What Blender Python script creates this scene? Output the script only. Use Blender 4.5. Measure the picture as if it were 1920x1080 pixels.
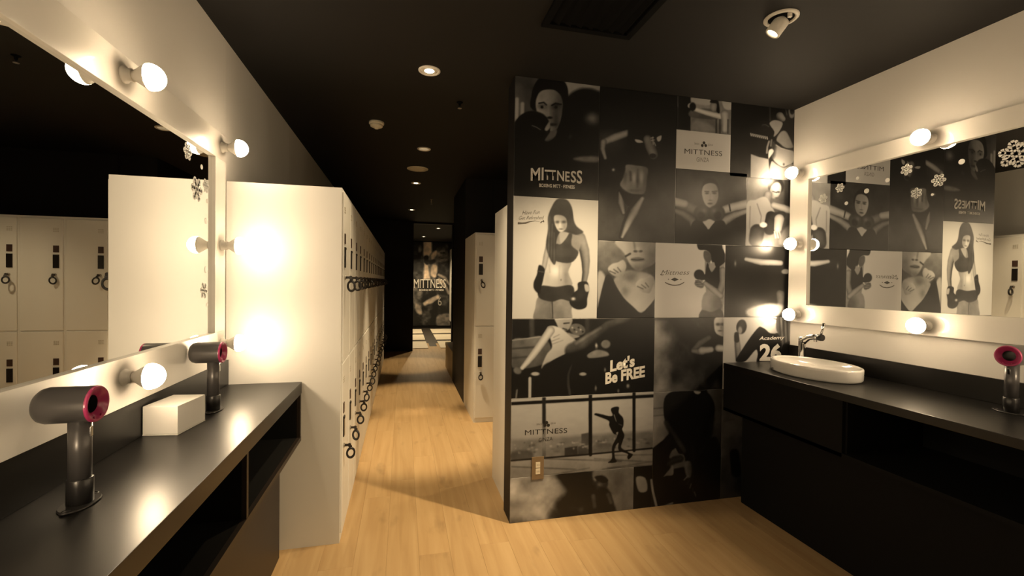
import bpy, bmesh, math, random
import numpy as np
from mathutils import Vector, Matrix

random.seed(7)
for o in list(bpy.data.objects):
    bpy.data.objects.remove(o)
SC = bpy.context.scene
COL = SC.collection

# ------------------------------------------------------------------ camera, world, exposure
F_PX, YAW, PITCH, ROLL, CAM_H = 846.35, 0.2373, 0.0132, 0.0123, 1.3293
_cy, _sy, _cp, _sp = math.cos(YAW), math.sin(YAW), math.cos(PITCH), math.sin(PITCH)
_r = Vector((_cy, -_sy, 0)); _f = Vector((_sy*_cp, _cy*_cp, -_sp)); _u = Vector((_sy*_sp, _cy*_sp, _cp))
_c, _s = math.cos(ROLL), math.sin(ROLL)
_r2 = _c*_r + _s*_u; _u2 = _c*_u - _s*_r
cam = bpy.data.cameras.new('camera'); cam.sensor_width = 36.0; cam.lens = F_PX/1920*36.0
cam.clip_start = 0.02
cam_o = bpy.data.objects.new('camera', cam); COL.objects.link(cam_o)
M = Matrix((( _r2.x, _u2.x, -_f.x, 0), (_r2.y, _u2.y, -_f.y, 0), (_r2.z, _u2.z, -_f.z, CAM_H), (0, 0, 0, 1)))
cam_o.matrix_world = M
SC.camera = cam_o
w = bpy.data.worlds.new('world'); SC.world = w; w.use_nodes = True
w.node_tree.nodes['Background'].inputs[0].default_value = (0.01, 0.009, 0.008, 1)
w.node_tree.nodes['Background'].inputs[1].default_value = 0.0
SC.view_settings.view_transform = 'Standard'; SC.view_settings.look = 'None'
SC.view_settings.exposure = 0.0; SC.view_settings.gamma = 1.0
SC.view_settings.use_curve_mapping = False
SC.cycles.use_denoising = True
SC.cycles.sample_clamp_indirect = 6.0
SC.cycles.max_bounces = 10; SC.cycles.diffuse_bounces = 5; SC.cycles.glossy_bounces = 6

WARM = (1.0, 0.755, 0.475)
BULB = 96.0            # emission of the vanity bulbs
DOWN_W = 80.0         # watts of a corridor downlight

# ------------------------------------------------------------------ measured layout (metres)
XW, XR, CEIL = -0.819, 2.4234, 2.45          # left wall, right wall, ceiling
XL, YL, HL = -0.296, 2.3985, 1.79            # left locker fronts, their near end, locker height
XP, YP, YPB = 0.583, 2.3965, 2.552           # mural partition: free edge, front face, back face
YD, YF = 8.743, 12.96                        # doorway wall, far wall
XRL, YRL = 0.655, 4.194                      # lockers facing the camera
HC, XCL = 0.826, -0.479                      # left counter
HCR, XCR = 0.847, 1.9285                     # right counter

# ------------------------------------------------------------------ materials
MATS = {}
def mat(name, color, rough=0.5, metal=0.0, spec=0.5, coat=0.0, coat_rough=0.1, noise=0.0, nscale=30.0, bump=0.0, bscale=200.0, emit=None, estr=0.0):
    if name in MATS: return MATS[name]
    m = bpy.data.materials.new(name); m.use_nodes = True
    nt = m.node_tree; b = nt.nodes['Principled BSDF']
    b.inputs['Base Color'].default_value = (*color, 1)
    b.inputs['Roughness'].default_value = rough; b.inputs['Metallic'].default_value = metal
    b.inputs['Specular IOR Level'].default_value = spec
    b.inputs['Coat Weight'].default_value = coat; b.inputs['Coat Roughness'].default_value = coat_rough
    if noise:
        tc = nt.nodes.new('ShaderNodeTexCoord'); n = nt.nodes.new('ShaderNodeTexNoise')
        n.inputs['Scale'].default_value = nscale; n.inputs['Detail'].default_value = 4
        r = nt.nodes.new('ShaderNodeMix'); r.data_type = 'RGBA'
        r.inputs[6].default_value = (*[c*(1-noise) for c in color], 1)
        r.inputs[7].default_value = (*[min(1, c*(1+noise)) for c in color], 1)
        nt.links.new(tc.outputs['Object'], n.inputs['Vector'])
        nt.links.new(n.outputs['Fac'], r.inputs[0]); nt.links.new(r.outputs[2], b.inputs['Base Color'])
    if bump:
        tc = nt.nodes.new('ShaderNodeTexCoord'); n = nt.nodes.new('ShaderNodeTexNoise')
        n.inputs['Scale'].default_value = bscale
        bp = nt.nodes.new('ShaderNodeBump'); bp.inputs['Strength'].default_value = bump; bp.inputs['Distance'].default_value = 0.001
        nt.links.new(tc.outputs['Object'], n.inputs['Vector']); nt.links.new(n.outputs['Fac'], bp.inputs['Height'])
        nt.links.new(bp.outputs['Normal'], b.inputs['Normal'])
    if emit:
        b.inputs['Emission Color'].default_value = (*emit, 1); b.inputs['Emission Strength'].default_value = estr
    MATS[name] = m
    return m

def wood_mat(name, c0, c1, c2, rough):
    m = bpy.data.materials.new(name); m.use_nodes = True
    nt = m.node_tree; N = nt.nodes; L = nt.links; b = N['Principled BSDF']
    b.inputs['Roughness'].default_value = rough; b.inputs['Specular IOR Level'].default_value = 0.45
    tc = N.new('ShaderNodeTexCoord'); oi = N.new('ShaderNodeObjectInfo')
    off = N.new('ShaderNodeVectorMath'); off.operation = 'MULTIPLY_ADD'
    off.inputs[1].default_value = (1, 1, 1)
    sc = N.new('ShaderNodeVectorMath'); sc.operation = 'SCALE'; sc.inputs['Scale'].default_value = 37.0
    cmb = N.new('ShaderNodeCombineXYZ')
    L.new(oi.outputs['Random'], cmb.inputs[0]); L.new(oi.outputs['Random'], cmb.inputs[1])
    L.new(cmb.outputs[0], sc.inputs[0])
    L.new(tc.outputs['Object'], off.inputs[0]); L.new(sc.outputs[0], off.inputs[2])
    mp = N.new('ShaderNodeMapping'); mp.inputs['Scale'].default_value = (22, 1.3, 1)
    L.new(off.outputs[0], mp.inputs[0])
    n1 = N.new('ShaderNodeTexNoise'); n1.inputs['Scale'].default_value = 1.0; n1.inputs['Detail'].default_value = 6; n1.inputs['Distortion'].default_value = 0.6
    L.new(mp.outputs[0], n1.inputs['Vector'])
    mp2 = N.new('ShaderNodeMapping'); mp2.inputs['Scale'].default_value = (9, 3.2, 1)
    L.new(off.outputs[0], mp2.inputs[0])
    n2 = N.new('ShaderNodeTexNoise'); n2.inputs['Scale'].default_value = 1.0; n2.inputs['Detail'].default_value = 3
    L.new(mp2.outputs[0], n2.inputs['Vector'])
    cr = N.new('ShaderNodeValToRGB'); e = cr.color_ramp.elements
    e[0].position = 0.30; e[0].color = (*c0, 1); e[1].position = 0.72; e[1].color = (*c2, 1)
    k = e.new(0.5); k.color = (*c1, 1)
    L.new(n1.outputs['Fac'], cr.inputs[0])
    kn = N.new('ShaderNodeMapRange'); kn.inputs[1].default_value = 0.62; kn.inputs[2].default_value = 0.78; kn.inputs[3].default_value = 1.0; kn.inputs[4].default_value = 0.72
    L.new(n2.outputs['Fac'], kn.inputs[0])
    tone = N.new('ShaderNodeMapRange'); tone.inputs[3].default_value = 0.95; tone.inputs[4].default_value = 1.04
    L.new(oi.outputs['Random'], tone.inputs[0])
    mul = N.new('ShaderNodeMath'); mul.operation = 'MULTIPLY'
    L.new(kn.outputs[0], mul.inputs[0]); L.new(tone.outputs[0], mul.inputs[1])
    vm = N.new('ShaderNodeVectorMath'); vm.operation = 'SCALE'
    L.new(cr.outputs[0], vm.inputs[0]); L.new(mul.outputs[0], vm.inputs['Scale'])
    L.new(vm.outputs[0], b.inputs['Base Color'])
    MATS[name] = m
    return m

def print_mat(name, rough, coat, coat_rough):
    m = bpy.data.materials.new(name); m.use_nodes = True
    nt = m.node_tree; b = nt.nodes['Principled BSDF']
    a = nt.nodes.new('ShaderNodeVertexColor'); a.layer_name = 'print'
    nt.links.new(a.outputs['Color'], b.inputs['Base Color'])
    b.inputs['Roughness'].default_value = rough
    b.inputs['Coat Weight'].default_value = coat; b.inputs['Coat Roughness'].default_value = coat_rough
    MATS[name] = m
    return m

WHITE = mat('white_wall_paint', (0.78, 0.76, 0.72), 0.55, noise=0.02, nscale=3, bump=0.15, bscale=350)
GREYW = mat('grey_wall_paint', (0.74, 0.72, 0.68), 0.6, noise=0.03, nscale=3)
BLACK = mat('black_wall_paint', (0.006, 0.005, 0.005), 0.6, spec=0.3, noise=0.1, nscale=5)
CEILM = mat('black_ceiling_paint', (0.008, 0.0072, 0.0064), 0.7, spec=0.25, noise=0.05, nscale=4)
BOARD = mat('white_gloss_board', (0.80, 0.78, 0.73), 0.35, coat=0.5, coat_rough=0.06)
MIRROR = mat('mirror_silver', (0.90, 0.91, 0.90), 0.0, metal=1.0)
LOCKER = mat('cream_locker_paint', (0.73, 0.725, 0.70), 0.42, noise=0.02, nscale=6)
COUNTER = mat('black_laminate', (0.006, 0.0055, 0.005), 0.33, spec=0.42, noise=0.15, nscale=90)
CABINET = mat('dark_brown_laminate', (0.020, 0.013, 0.009), 0.45, noise=0.15, nscale=60)
VOID = mat('black_and_shaded_cabinet', (0.003, 0.003, 0.003), 0.8, spec=0.2, noise=0.1, nscale=50)  # cubby shade put into the colour; also the right counter's black panels
DRYER = mat('iron_grey_plastic', (0.10, 0.095, 0.095), 0.32, metal=0.35, noise=0.03, nscale=80)
DARKP = mat('dark_grey_plastic', (0.022, 0.021, 0.021), 0.3, noise=0.05, nscale=80)
PINK = mat('fuchsia_plastic', (0.45, 0.035, 0.14), 0.3, coat=0.3)
CHROME = mat('chrome', (0.75, 0.74, 0.72), 0.08, metal=1.0)
CERAMIC = mat('white_ceramic', (0.82, 0.80, 0.76), 0.12, coat=0.6, coat_rough=0.04)
SOCKET = mat('white_lamp_plastic', (0.75, 0.72, 0.66), 0.35)
GLOBE = mat('lit_bulb_glass', (0.9, 0.88, 0.8), 0.4, emit=WARM, estr=BULB)
LAMPLIT = mat('lit_lamp_lens', (0.9, 0.88, 0.8), 0.4, emit=(1.0, 0.82, 0.52), estr=9.0)
LAMPDIM = mat('lit_louvred_lens', (0.75, 0.7, 0.55), 0.4, emit=(1.0, 0.82, 0.52), estr=0.22)
TRIM = mat('white_lamp_trim', (0.72, 0.69, 0.62), 0.4)
SENSOR = mat('ivory_plastic', (0.66, 0.62, 0.50), 0.5, emit=None)
RUBBER = mat('black_rubber_band', (0.012, 0.011, 0.012), 0.4, noise=0.1, nscale=100)
KEYM = mat('nickel_metal', (0.45, 0.42, 0.38), 0.3, metal=1.0)
KEYD = mat('dark_key_head', (0.03, 0.026, 0.024), 0.4, noise=0.2, nscale=200)
SLOT = mat('black_handle_plastic', (0.010, 0.008, 0.008), 0.3)
PLATE = mat('dark_brown_plate', (0.055, 0.030, 0.024), 0.35, noise=0.4, nscale=160)
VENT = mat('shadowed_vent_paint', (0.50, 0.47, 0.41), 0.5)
CARD = mat('white_card_box', (0.80, 0.78, 0.74), 0.5, noise=0.02, nscale=20)
STICK = mat('white_vinyl_sticker', (0.80, 0.80, 0.78), 0.5)
GRILLE = mat('black_grille_metal', (0.0015, 0.0015, 0.0015), 0.8, spec=0.1)
BRASS = mat('brown_outlet_plate', (0.20, 0.14, 0.08), 0.4)
OUTLET = mat('ivory_outlet_plastic', (0.72, 0.66, 0.52), 0.4)
TAN = mat('tan_bench_vinyl', (0.50, 0.40, 0.22), 0.5, noise=0.05, nscale=10)
PALEF = mat('pale_floor_panel', (0.72, 0.66, 0.54), 0.5, noise=0.08, nscale=8)
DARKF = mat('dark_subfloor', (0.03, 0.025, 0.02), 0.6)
OAK = wood_mat('oak_laminate', (0.44, 0.285, 0.135), (0.50, 0.335, 0.165), (0.55, 0.38, 0.195), 0.42)
INKL = mat('pale_print_ink', (0.62, 0.60, 0.56), 0.4)
INKD = mat('dark_print_ink', (0.020, 0.018, 0.016), 0.4)
INKP = mat('grey_print_ink', (0.30, 0.29, 0.27), 0.4)
INKM = mat('mid_print_ink', (0.09, 0.08, 0.07), 0.4)
PRINT = print_mat('mural_print', 0.36, 0.0, 0.13)

# ------------------------------------------------------------------ mesh helpers
class MB:
    def __init__(s): s.v = []; s.f = []; s.smooth = []
    def box(s, x0, y0, z0, x1, y1, z1):
        b = len(s.v)
        s.v += [(x0,y0,z0),(x1,y0,z0),(x1,y1,z0),(x0,y1,z0),(x0,y0,z1),(x1,y0,z1),(x1,y1,z1),(x0,y1,z1)]
        for q in ((0,3,2,1),(4,5,6,7),(0,1,5,4),(1,2,6,5),(2,3,7,6),(3,0,4,7)):
            s.f.append(tuple(b+i for i in q)); s.smooth.append(False)
        return s
    def rings(s, rings, closed_v=True, cap0=True, cap1=True, smooth=True):
        n = len(rings[0]); b = len(s.v)
        for r in rings: s.v += [tuple(p) for p in r]
        for i in range(len(rings)-1):
            for j in range(n if closed_v else n-1):
                k = (j+1) % n
                s.f.append((b+i*n+j, b+i*n+k, b+(i+1)*n+k, b+(i+1)*n+j)); s.smooth.append(smooth)
        if cap0: s.f.append(tuple(b+j for j in reversed(range(n)))); s.smooth.append(False)
        if cap1: s.f.append(tuple(b+(len(rings)-1)*n+j for j in range(n))); s.smooth.append(False)
        return s
    def lathe(s, prof, org=(0,0,0), axis=(0,0,1), n=24, sx=1.0, sy=1.0, cap0=True, cap1=True):
        """prof: list of (radius, height along axis)"""
        ax = Vector(axis).normalized(); org = Vector(org)
        t = Vector((1,0,0)) if abs(ax.x) < 0.9 else Vector((0,1,0))
        e1 = (t - ax*t.dot(ax)).normalized(); e2 = ax.cross(e1)
        rr = []
        for r, h in prof:
            rr.append([org + ax*h + e1*(r*sx*math.cos(2*math.pi*k/n)) + e2*(r*sy*math.sin(2*math.pi*k/n)) for k in range(n)])
        return s.rings(rr, cap0=cap0, cap1=cap1)
    def tube(s, pts, rad, n=12, caps=True):
        pts = [Vector(p) for p in pts]
        if not isinstance(rad, (list, tuple)): rad = [rad]*len(pts)
        rr = []; prev = None
        for i, p in enumerate(pts):
            d = (pts[min(i+1, len(pts)-1)] - pts[max(i-1, 0)]).normalized()
            if prev is None:
                t = Vector((0,0,1)) if abs(d.z) < 0.9 else Vector((1,0,0))
                e1 = (t - d*t.dot(d)).normalized()
            else:
                e1 = (prev - d*prev.dot(d)).normalized()
            prev = e1; e2 = d.cross(e1)
            rr.append([p + e1*(rad[i]*math.cos(2*math.pi*k/n)) + e2*(rad[i]*math.sin(2*math.pi*k/n)) for k in range(n)])
        return s.rings(rr, cap0=caps, cap1=caps)
    def torus(s, c, R, r, axis=(1,0,0), n=20, m=8, squash=1.0):
        ax = Vector(axis).normalized(); c = Vector(c)
        t = Vector((0,0,1)) if abs(ax.z) < 0.9 else Vector((1,0,0))
        e1 = (t - ax*t.dot(ax)).normalized(); e2 = ax.cross(e1)
        rr = []
        for i in range(n+1):
            a = 2*math.pi*i/n; d = e1*math.cos(a) + e2*math.sin(a)*squash; ctr = c + d*R
            rr.append([ctr + d*(r*math.cos(2*math.pi*k/m)) + ax*(r*math.sin(2*math.pi*k/m)) for k in range(m)])
        return s.rings(rr, cap0=False, cap1=False)
    def mesh(s, name):
        me = bpy.data.meshes.new(name); me.from_pydata(s.v, [], s.f)
        me.polygons.foreach_set('use_smooth', s.smooth); me.update()
        return me
    def build(s, name, material, parent=None, loc=None, bevel=0.0, seg=2):
        me = s.mesh(name)
        if bevel:
            bm = bmesh.new(); bm.from_mesh(me)
            bmesh.ops.bevel(bm, geom=[e for e in bm.edges if len(e.link_faces) == 2 and e.calc_face_angle() > 0.5], offset=bevel, segments=seg, affect='EDGES', profile=0.7)
            bm.to_mesh(me); bm.free()
        return link(name, me, material, parent, loc)

def link(name, me, material, parent=None, loc=None, rot=None):
    o = bpy.data.objects.new(name, me); COL.objects.link(o)
    if material is not None and not me.materials: me.materials.append(material)
    if parent is not None: o.parent = parent
    if loc is not None: o.location = loc
    if rot is not None: o.rotation_euler = rot
    return o
def tag(o, label, cat, group=None):
    o['label'] = label; o['category'] = cat
    if group: o['group'] = group
    return o
def thing(name, label, cat, loc=(0,0,0), rotz=0.0, group=None):
    o = bpy.data.objects.new(name, None); COL.objects.link(o); o.empty_display_size = 0.05
    o.location = loc; o.rotation_euler = (0, 0, rotz)
    return tag(o, label, cat, group)
def struct(o, label=None):
    o['kind'] = 'structure'
    if label: o['label'] = label
    return o
ORD = ['first','second','third','fourth','fifth','sixth','seventh','eighth','ninth','tenth','eleventh','twelfth','thirteenth','fourteenth','fifteenth','sixteenth','seventeenth','eighteenth']

def spot_lamp(parent, loc, aim, watts, angle, blend, color=(1.0, 0.75, 0.43), radius=0.03):
    l = bpy.data.lights.new('lamp_light', 'SPOT'); l.energy = watts; l.color = color
    l.spot_size = angle; l.spot_blend = blend; l.shadow_soft_size = radius
    o = bpy.data.objects.new('lamp_light', l); COL.objects.link(o)
    o.parent = parent; o.location = loc
    o.rotation_euler = Vector(aim).to_track_quat('-Z', 'Y').to_euler()
    return o

# ================================================================== STRUCTURE
YB = -1.5
fl = struct(MB().box(XW-0.1, YB-0.1, -0.12, XR+0.1, YD, -0.012).build('floor', DARKF), 'oak laminate plank floor')
PW, PL = 0.151, 1.26
pm = MB().box(0.0002, 0.0002, -0.012, PW-0.0002, PL-0.0002, 0.0).build('plank', OAK, fl, bevel=0.0004, seg=1)
first = True
for i in range(22):
    x = XW + i*PW
    y = YB - random.random()*PL
    while y < YD:
        y1 = y + PL
        vis = (y1 > -0.2 and x+PW > -0.62 and x < 2.05 and y < YP) or (y1 > YP and x+PW > XL-0.05 and (x < XRL+0.1 or (y < YRL and y1 > YPB and x < 2.4) or (y > 5.0 and x < 1.1)))
        if vis:
            if first: o = pm; first = False
            else: o = pm.copy(); COL.objects.link(o); o.parent = fl
            o.location = (x, y, 0)
        y = y1
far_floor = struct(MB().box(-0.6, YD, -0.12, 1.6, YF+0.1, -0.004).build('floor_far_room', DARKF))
struct(MB().box(XW-0.1, YB-0.1, CEIL, XR+0.1, YF+0.1, CEIL+0.1).build('ceiling', CEILM), 'matt black ceiling')
struct(MB().box(XW-0.1, YB, 0, XW, YL, CEIL).build('wall_left', WHITE), 'white wall behind the left mirror')
struct(MB().box(XW-0.1, YL, 0, XW, YD, CEIL).build('wall_left_corridor', GREYW))
struct(MB().box(XR, YB, 0, XR+0.1, YP, CEIL).build('wall_right', WHITE), 'white wall behind the right mirror')
struct(MB().box(XR, YP, 0, XR+0.1, 5.6, CEIL).build('wall_right_aisle', GREYW))
struct(MB().box(XW-0.1, YB-0.1, 0, XR+0.1, YB, CEIL).build('wall_back', GREYW))
struct(MB().box(XP, YP+0.004, 0, XR, YPB, CEIL).build('wall_mural', BLACK), 'black partition wall that carries the mural')
struct(MB().box(XRL, 4.902, 0, 1.4, 6.056, CEIL).build('wall_right_corridor', BLACK))
struct(MB().box(XRL+0.3, 4.902-0.02, 0, XR, 4.902+0.1, CEIL).build('wall_aisle_back', BLACK))
struct(MB().box(1.3, 6.056, 0, 1.4, YD, CEIL).build('wall_bench_recess', BLACK))
struct(MB().box(XW, YD, 0, 0.190, YD+0.12, CEIL).build('wall_end_left', BLACK))
struct(MB().box(0.922, YD, 0, 1.4, YD+0.12, CEIL).build('wall_end_right', BLACK))
struct(MB().box(0.190, YD, 2.415, 0.922, YD+0.12, CEIL).build('trim_1', BLACK), 'black door header')
struct(MB().box(-0.6, YF, 0, 1.6, YF+0.1, CEIL).build('wall_far', BLACK))
struct(MB().box(-0.7, YD+0.12, 0, -0.6, YF, CEIL).build('wall_far_left', BLACK))
struct(MB().box(1.36, YD+0.12, 0, 1.46, YF, CEIL).build('wall_far_right', BLACK))

# ================================================================== COUNTERS
def vanity_counter_left():
    t = thing('vanity_counter', 'black vanity counter with open cubbies under the left mirror', 'counter', (XW, 0, 0))
    d = XCL - XW; y0, y1 = -0.45, YL-0.004
    MB().box(0.001, y0, HC-0.056, d, y1, HC).build('countertop', COUNTER, t, bevel=0.0015)
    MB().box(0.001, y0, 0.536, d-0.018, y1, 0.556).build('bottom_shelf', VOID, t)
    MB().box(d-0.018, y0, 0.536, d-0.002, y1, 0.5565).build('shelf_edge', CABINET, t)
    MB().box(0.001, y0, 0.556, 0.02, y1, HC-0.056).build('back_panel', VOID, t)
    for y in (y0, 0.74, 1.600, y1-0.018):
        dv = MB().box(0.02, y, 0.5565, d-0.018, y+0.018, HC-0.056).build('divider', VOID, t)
        MB().box(d-0.018, y, 0.5565, d-0.003, y+0.018, HC-0.056).build('divider_edge', CABINET, dv)
    MB().box(0.001, y0+0.03, 0, -0.5623-XW, 2.335, 0.536).build('base_panel', CABINET, t)
    tag(MB().box(0.001, y0, 0.0005, 0.018, y1, 0.118).build('backsplash', COUNTER, None, (XW, 0, HC), bevel=0.001), 'black backsplash strip between the left counter and mirror', 'backsplash')
def vanity_counter_right():
    t = thing('vanity_counter', 'black washbasin counter below the right mirror', 'counter', (XR, 0, 0))
    d = XCR - XR; y0, y1 = -0.45, YP-0.003; hc = HCR
    MB().box(d, y0, hc-0.035, -0.001, y1, hc).build('countertop', COUNTER, t, bevel=0.0015)
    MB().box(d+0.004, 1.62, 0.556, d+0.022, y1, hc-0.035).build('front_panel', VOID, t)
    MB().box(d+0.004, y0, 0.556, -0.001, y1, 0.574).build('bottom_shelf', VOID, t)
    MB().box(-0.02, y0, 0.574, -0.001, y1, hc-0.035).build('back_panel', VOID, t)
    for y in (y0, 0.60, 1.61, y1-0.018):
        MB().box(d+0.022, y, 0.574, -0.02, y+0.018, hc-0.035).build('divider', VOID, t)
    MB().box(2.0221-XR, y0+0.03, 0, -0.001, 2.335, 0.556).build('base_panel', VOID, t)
    tag(MB().box(-0.012, y0, 0.0005, -0.001, y1, 0.103).build('backsplash', COUNTER, None, (XR, 0, hc), bevel=0.001), 'black backsplash strip behind the washbasin on the right', 'backsplash')
vanity_counter_left(); vanity_counter_right()

# ================================================================== MIRRORS
def vanity_mirror(side, y0, y1, z0, z1, my0, my1, mz0, mz1, label):
    """side +1: on the left wall facing +X, -1: on the right wall facing -X"""
    xw = XW if side > 0 else XR
    t = thing('vanity_mirror', label, 'mirror', (xw, (y0+y1)/2, z0))
    cy = (y0+y1)/2
    def B(xa, ya, za, xb, yb, zb): return MB().box(min(side*xa, side*xb), ya-cy, za-z0, max(side*xa, side*xb), yb-cy, zb-z0)
    B(0.002, y0, mz1, 0.040, y1, z1).build('frame_rail', BOARD, t, bevel=0.0012)
    B(0.002, y0, z0, 0.040, y1, mz0).build('frame_rail', BOARD, t, bevel=0.0012)
    B(0.002, y0, mz0, 0.040, my0, mz1).build('frame_stile', BOARD, t, bevel=0.0012)
    B(0.002, my1, mz0, 0.040, y1, mz1).build('frame_stile', BOARD, t, bevel=0.0012)
    B(0.002, my0, mz0, 0.020, my1, mz1).build('backing', BOARD, t)
    B(0.020, my0, mz0, 0.026, my1, mz1).build('mirror_glass', MIRROR, t)
    return t
vanity_mirror(1, 0.02, 2.283, 0.955, 1.964, 0.15, 2.172, 1.096, 1.850, 'large mirror in white board frame with bulbs, on the left wall')
vanity_mirror(-1, 0.10, 2.378, 1.103, 2.064, 0.22, 2.247, 1.211, 1.976, 'large mirror in white board frame above the washbasin, on the right wall')

bulb_parts = None
def vanity_bulb(side, y, z, label):
    global bulb_parts
    x = (XW+0.040) if side > 0 else (XR-0.040)
    t = thing('vanity_bulb', label, 'light bulb', (x, y, z), 0.0 if side > 0 else math.pi, 'round bulbs along the mirror frames')
    if bulb_parts is None:
        a = MB().lathe([(0.024,0.0),(0.024,0.006),(0.0185,0.009),(0.0185,0.024)], axis=(1,0,0), n=20).mesh('lamp_socket')
        b = MB().lathe([(0.013,0.022),(0.0145,0.028),(0.017,0.031),(0.0235,0.041),(0.0315,0.053),(0.0365,0.062)], axis=(1,0,0), n=24).mesh('bulb_base')
        prof = [(0.0365, 0.062)]
        for k in range(1, 9):
            a_ = -0.12 + (math.pi/2+0.12)*k/8
            prof.append((0.0375*math.cos(a_)+1e-4, 0.0665+0.0375*math.sin(a_)))
        c = MB().lathe(prof, axis=(1,0,0), n=20).mesh('bulb_globe')
        bulb_parts = (a, b, c)
    link('lamp_socket', bulb_parts[0], SOCKET, t); link('bulb_base', bulb_parts[1], SOCKET, t); link('bulb_globe', bulb_parts[2], GLOBE, t)
LB = [(2.240,'end'), (1.520,'second'), (0.800,'third'), (0.080,'fourth')]
for y, n in LB:
    nm = {'end':'at the far corner','second':'second from the far corner','third':'third from the far corner','fourth':'at the near corner'}[n]
    vanity_bulb(1, y, 1.907, f'lit round bulb on the top rail of the left mirror, {nm}')
    vanity_bulb(1, y, 1.042, f'lit round bulb on the bottom rail of the left mirror, {nm}')
vanity_bulb(1, 2.240, 1.475, 'lit round bulb halfway up the far side of the left mirror')
vanity_bulb(1, 0.080, 1.475, 'lit round bulb halfway up the near side of the left mirror')
RB = [(2.300,'at the corner beside the mural'), (1.592,'second from the mural'), (0.884,'third from the mural'), (0.176,'at the near corner')]
for y, nm in RB:
    vanity_bulb(-1, y, 2.020, f'lit bulb on the top rail, right mirror, {nm}')
    vanity_bulb(-1, y, 1.150, f'lit bulb on the bottom rail, right mirror, {nm}')
vanity_bulb(-1, 2.300, 1.585, 'lit round bulb halfway up the right mirror, beside the mural')
vanity_bulb(-1, 0.176, 1.585, 'lit round bulb halfway up the near side of the right mirror')

# ================================================================== LOCKERS
CW = 0.290
DOORS = ((0.915, 1.772), (0.045, 0.905))
door_mesh = {}
for k, (za, zb) in enumerate(DOORS):
    mb = MB().box(0.012, -0.005, za, CW-0.008, 0.006, zb)
    me = mb.mesh('door'); bm = bmesh.new(); bm.from_mesh(me)
    bmesh.ops.bevel(bm, geom=list(bm.edges), offset=0.0022, segments=1, affect='EDGES'); bm.to_mesh(me); bm.free()
    door_mesh[k] = me
plate_me = MB().box(-0.018, -0.0085, -0.026, 0.018, -0.005, 0.026).mesh('number_plate')
slot_me = MB().box(-0.019, -0.010, -0.052, 0.019, -0.005, 0.052).box(-0.013, -0.013, 0.040, 0.013, -0.009, 0.050).mesh('handle_recess')
lock_me = MB().lathe([(0.0115,0.0),(0.0115,0.004),(0.008,0.007)], org=(0,-0.005,0), axis=(0,-1,0), n=14).mesh('lock')
vb = MB()
for i in range(3):
    for j in range(3): vb.box(-0.017+i*0.013, -0.0072, -0.016+j*0.012, -0.009+i*0.013, -0.005, -0.010+j*0.012)
vent_me = vb.mesh('vent')
body_me = {}
def locker_unit(label, loc, rotz, depth, group, cols=3, detail=True):
    t = thing('locker_unit', label, 'locker', loc, rotz, group)
    key = (depth, cols)
    if key not in body_me:
        body_me[key] = MB().box(0.0008, 0.004, 0.0, cols*CW-0.0008, depth, HL).mesh('body')
    link('body', body_me[key], LOCKER, t)
    for c in range(cols):
        for k, (za, zb) in enumerate(DOORS):
            d = link('door', door_mesh[k], LOCKER, t, (c*CW, 0, 0))
            if detail:
                top = zb
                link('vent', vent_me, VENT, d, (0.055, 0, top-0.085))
                link('number_plate', plate_me, PLATE, d, (0.055, 0, top-0.232))
                link('handle_recess', slot_me, SLOT, d, (0.055, 0, top-0.327))
                link('lock', lock_me, KEYM, d, (0.062, 0, top-0.430))
    return t

def key_meshes():
    key = MB().box(-0.0025, -0.030, -0.006, 0.0025, -0.010, 0.006).lathe([(0.009,-0.003),(0.009,0.003)], org=(0,-0.034,0), axis=(1,0,0), n=12).mesh('key')
    band = MB().torus((0, 0, -0.045), 0.0255, 0.0068, axis=(1,0,0), n=20, m=8, squash=0.74)
    band.box(-0.004, -0.008, -0.022, 0.004, 0.008, -0.006)
    return key, band.mesh('wristband')
key_me, band_me = key_meshes()
def key_band(label, pos, rotz, twist, group):
    t = thing('locker_key_band', label, 'key band', pos, rotz, group)
    link('key', key_me, KEYD, t)
    b = link('wristband', band_me, RUBBER, t)
    # the band hangs loosely and turns about the key shaft
    b.location = (0.0, -0.038, 0.0); b.rotation_euler = (twist[0], twist[1], twist[2])
    return t

for u in range(6):
    locker_unit(f'cream two-tier locker unit in the left corridor bank, {ORD[u]} from the vanity mirror', (XL, YL+u*3*CW, 0), math.pi/2, XL-XW-0.004, 'cream locker units')
    for c in range(3):
        n = u*3+c
        for k, (za, zb) in enumerate(DOORS):
            y = YL+u*3*CW+c*CW+0.062
            tw = (random.uniform(-0.12, 0.12), random.uniform(-0.35, 0.35), random.uniform(-0.5, 0.5))
            key_band(f'black key wristband on the {"upper" if k == 0 else "lower"} lock, {ORD[n]} column of the left locker bank', (XL, y, zb-0.430), math.pi/2, tw, 'key wristbands on the left lockers')
for u in range(2):
    locker_unit(['cream two-tier locker unit facing the camera at the corridor corner', 'cream two-tier locker unit beside the corner one, seen in the left mirror'][u], (XRL+u*3*CW, YRL, 0), 0, 0.70, 'cream locker units')
for n in range(6):
    for k, (za, zb) in enumerate(DOORS):
        tw = (random.uniform(-0.2, 0.2), random.uniform(-0.3, 0.3), random.uniform(0.9, 1.7))
        key_band(f'black key wristband on the {"upper" if k == 0 else "lower"} lock, {ORD[n]} column of the lockers facing the camera', (XRL+n*CW+0.060, YRL, zb-0.430), 0, tw, 'key wristbands on the facing lockers')
locker_unit('cream locker unit standing against the back of the mural partition', (0.602+3*CW, 3.005, 0), math.pi, 0.448, 'cream locker units', detail=False)

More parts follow.
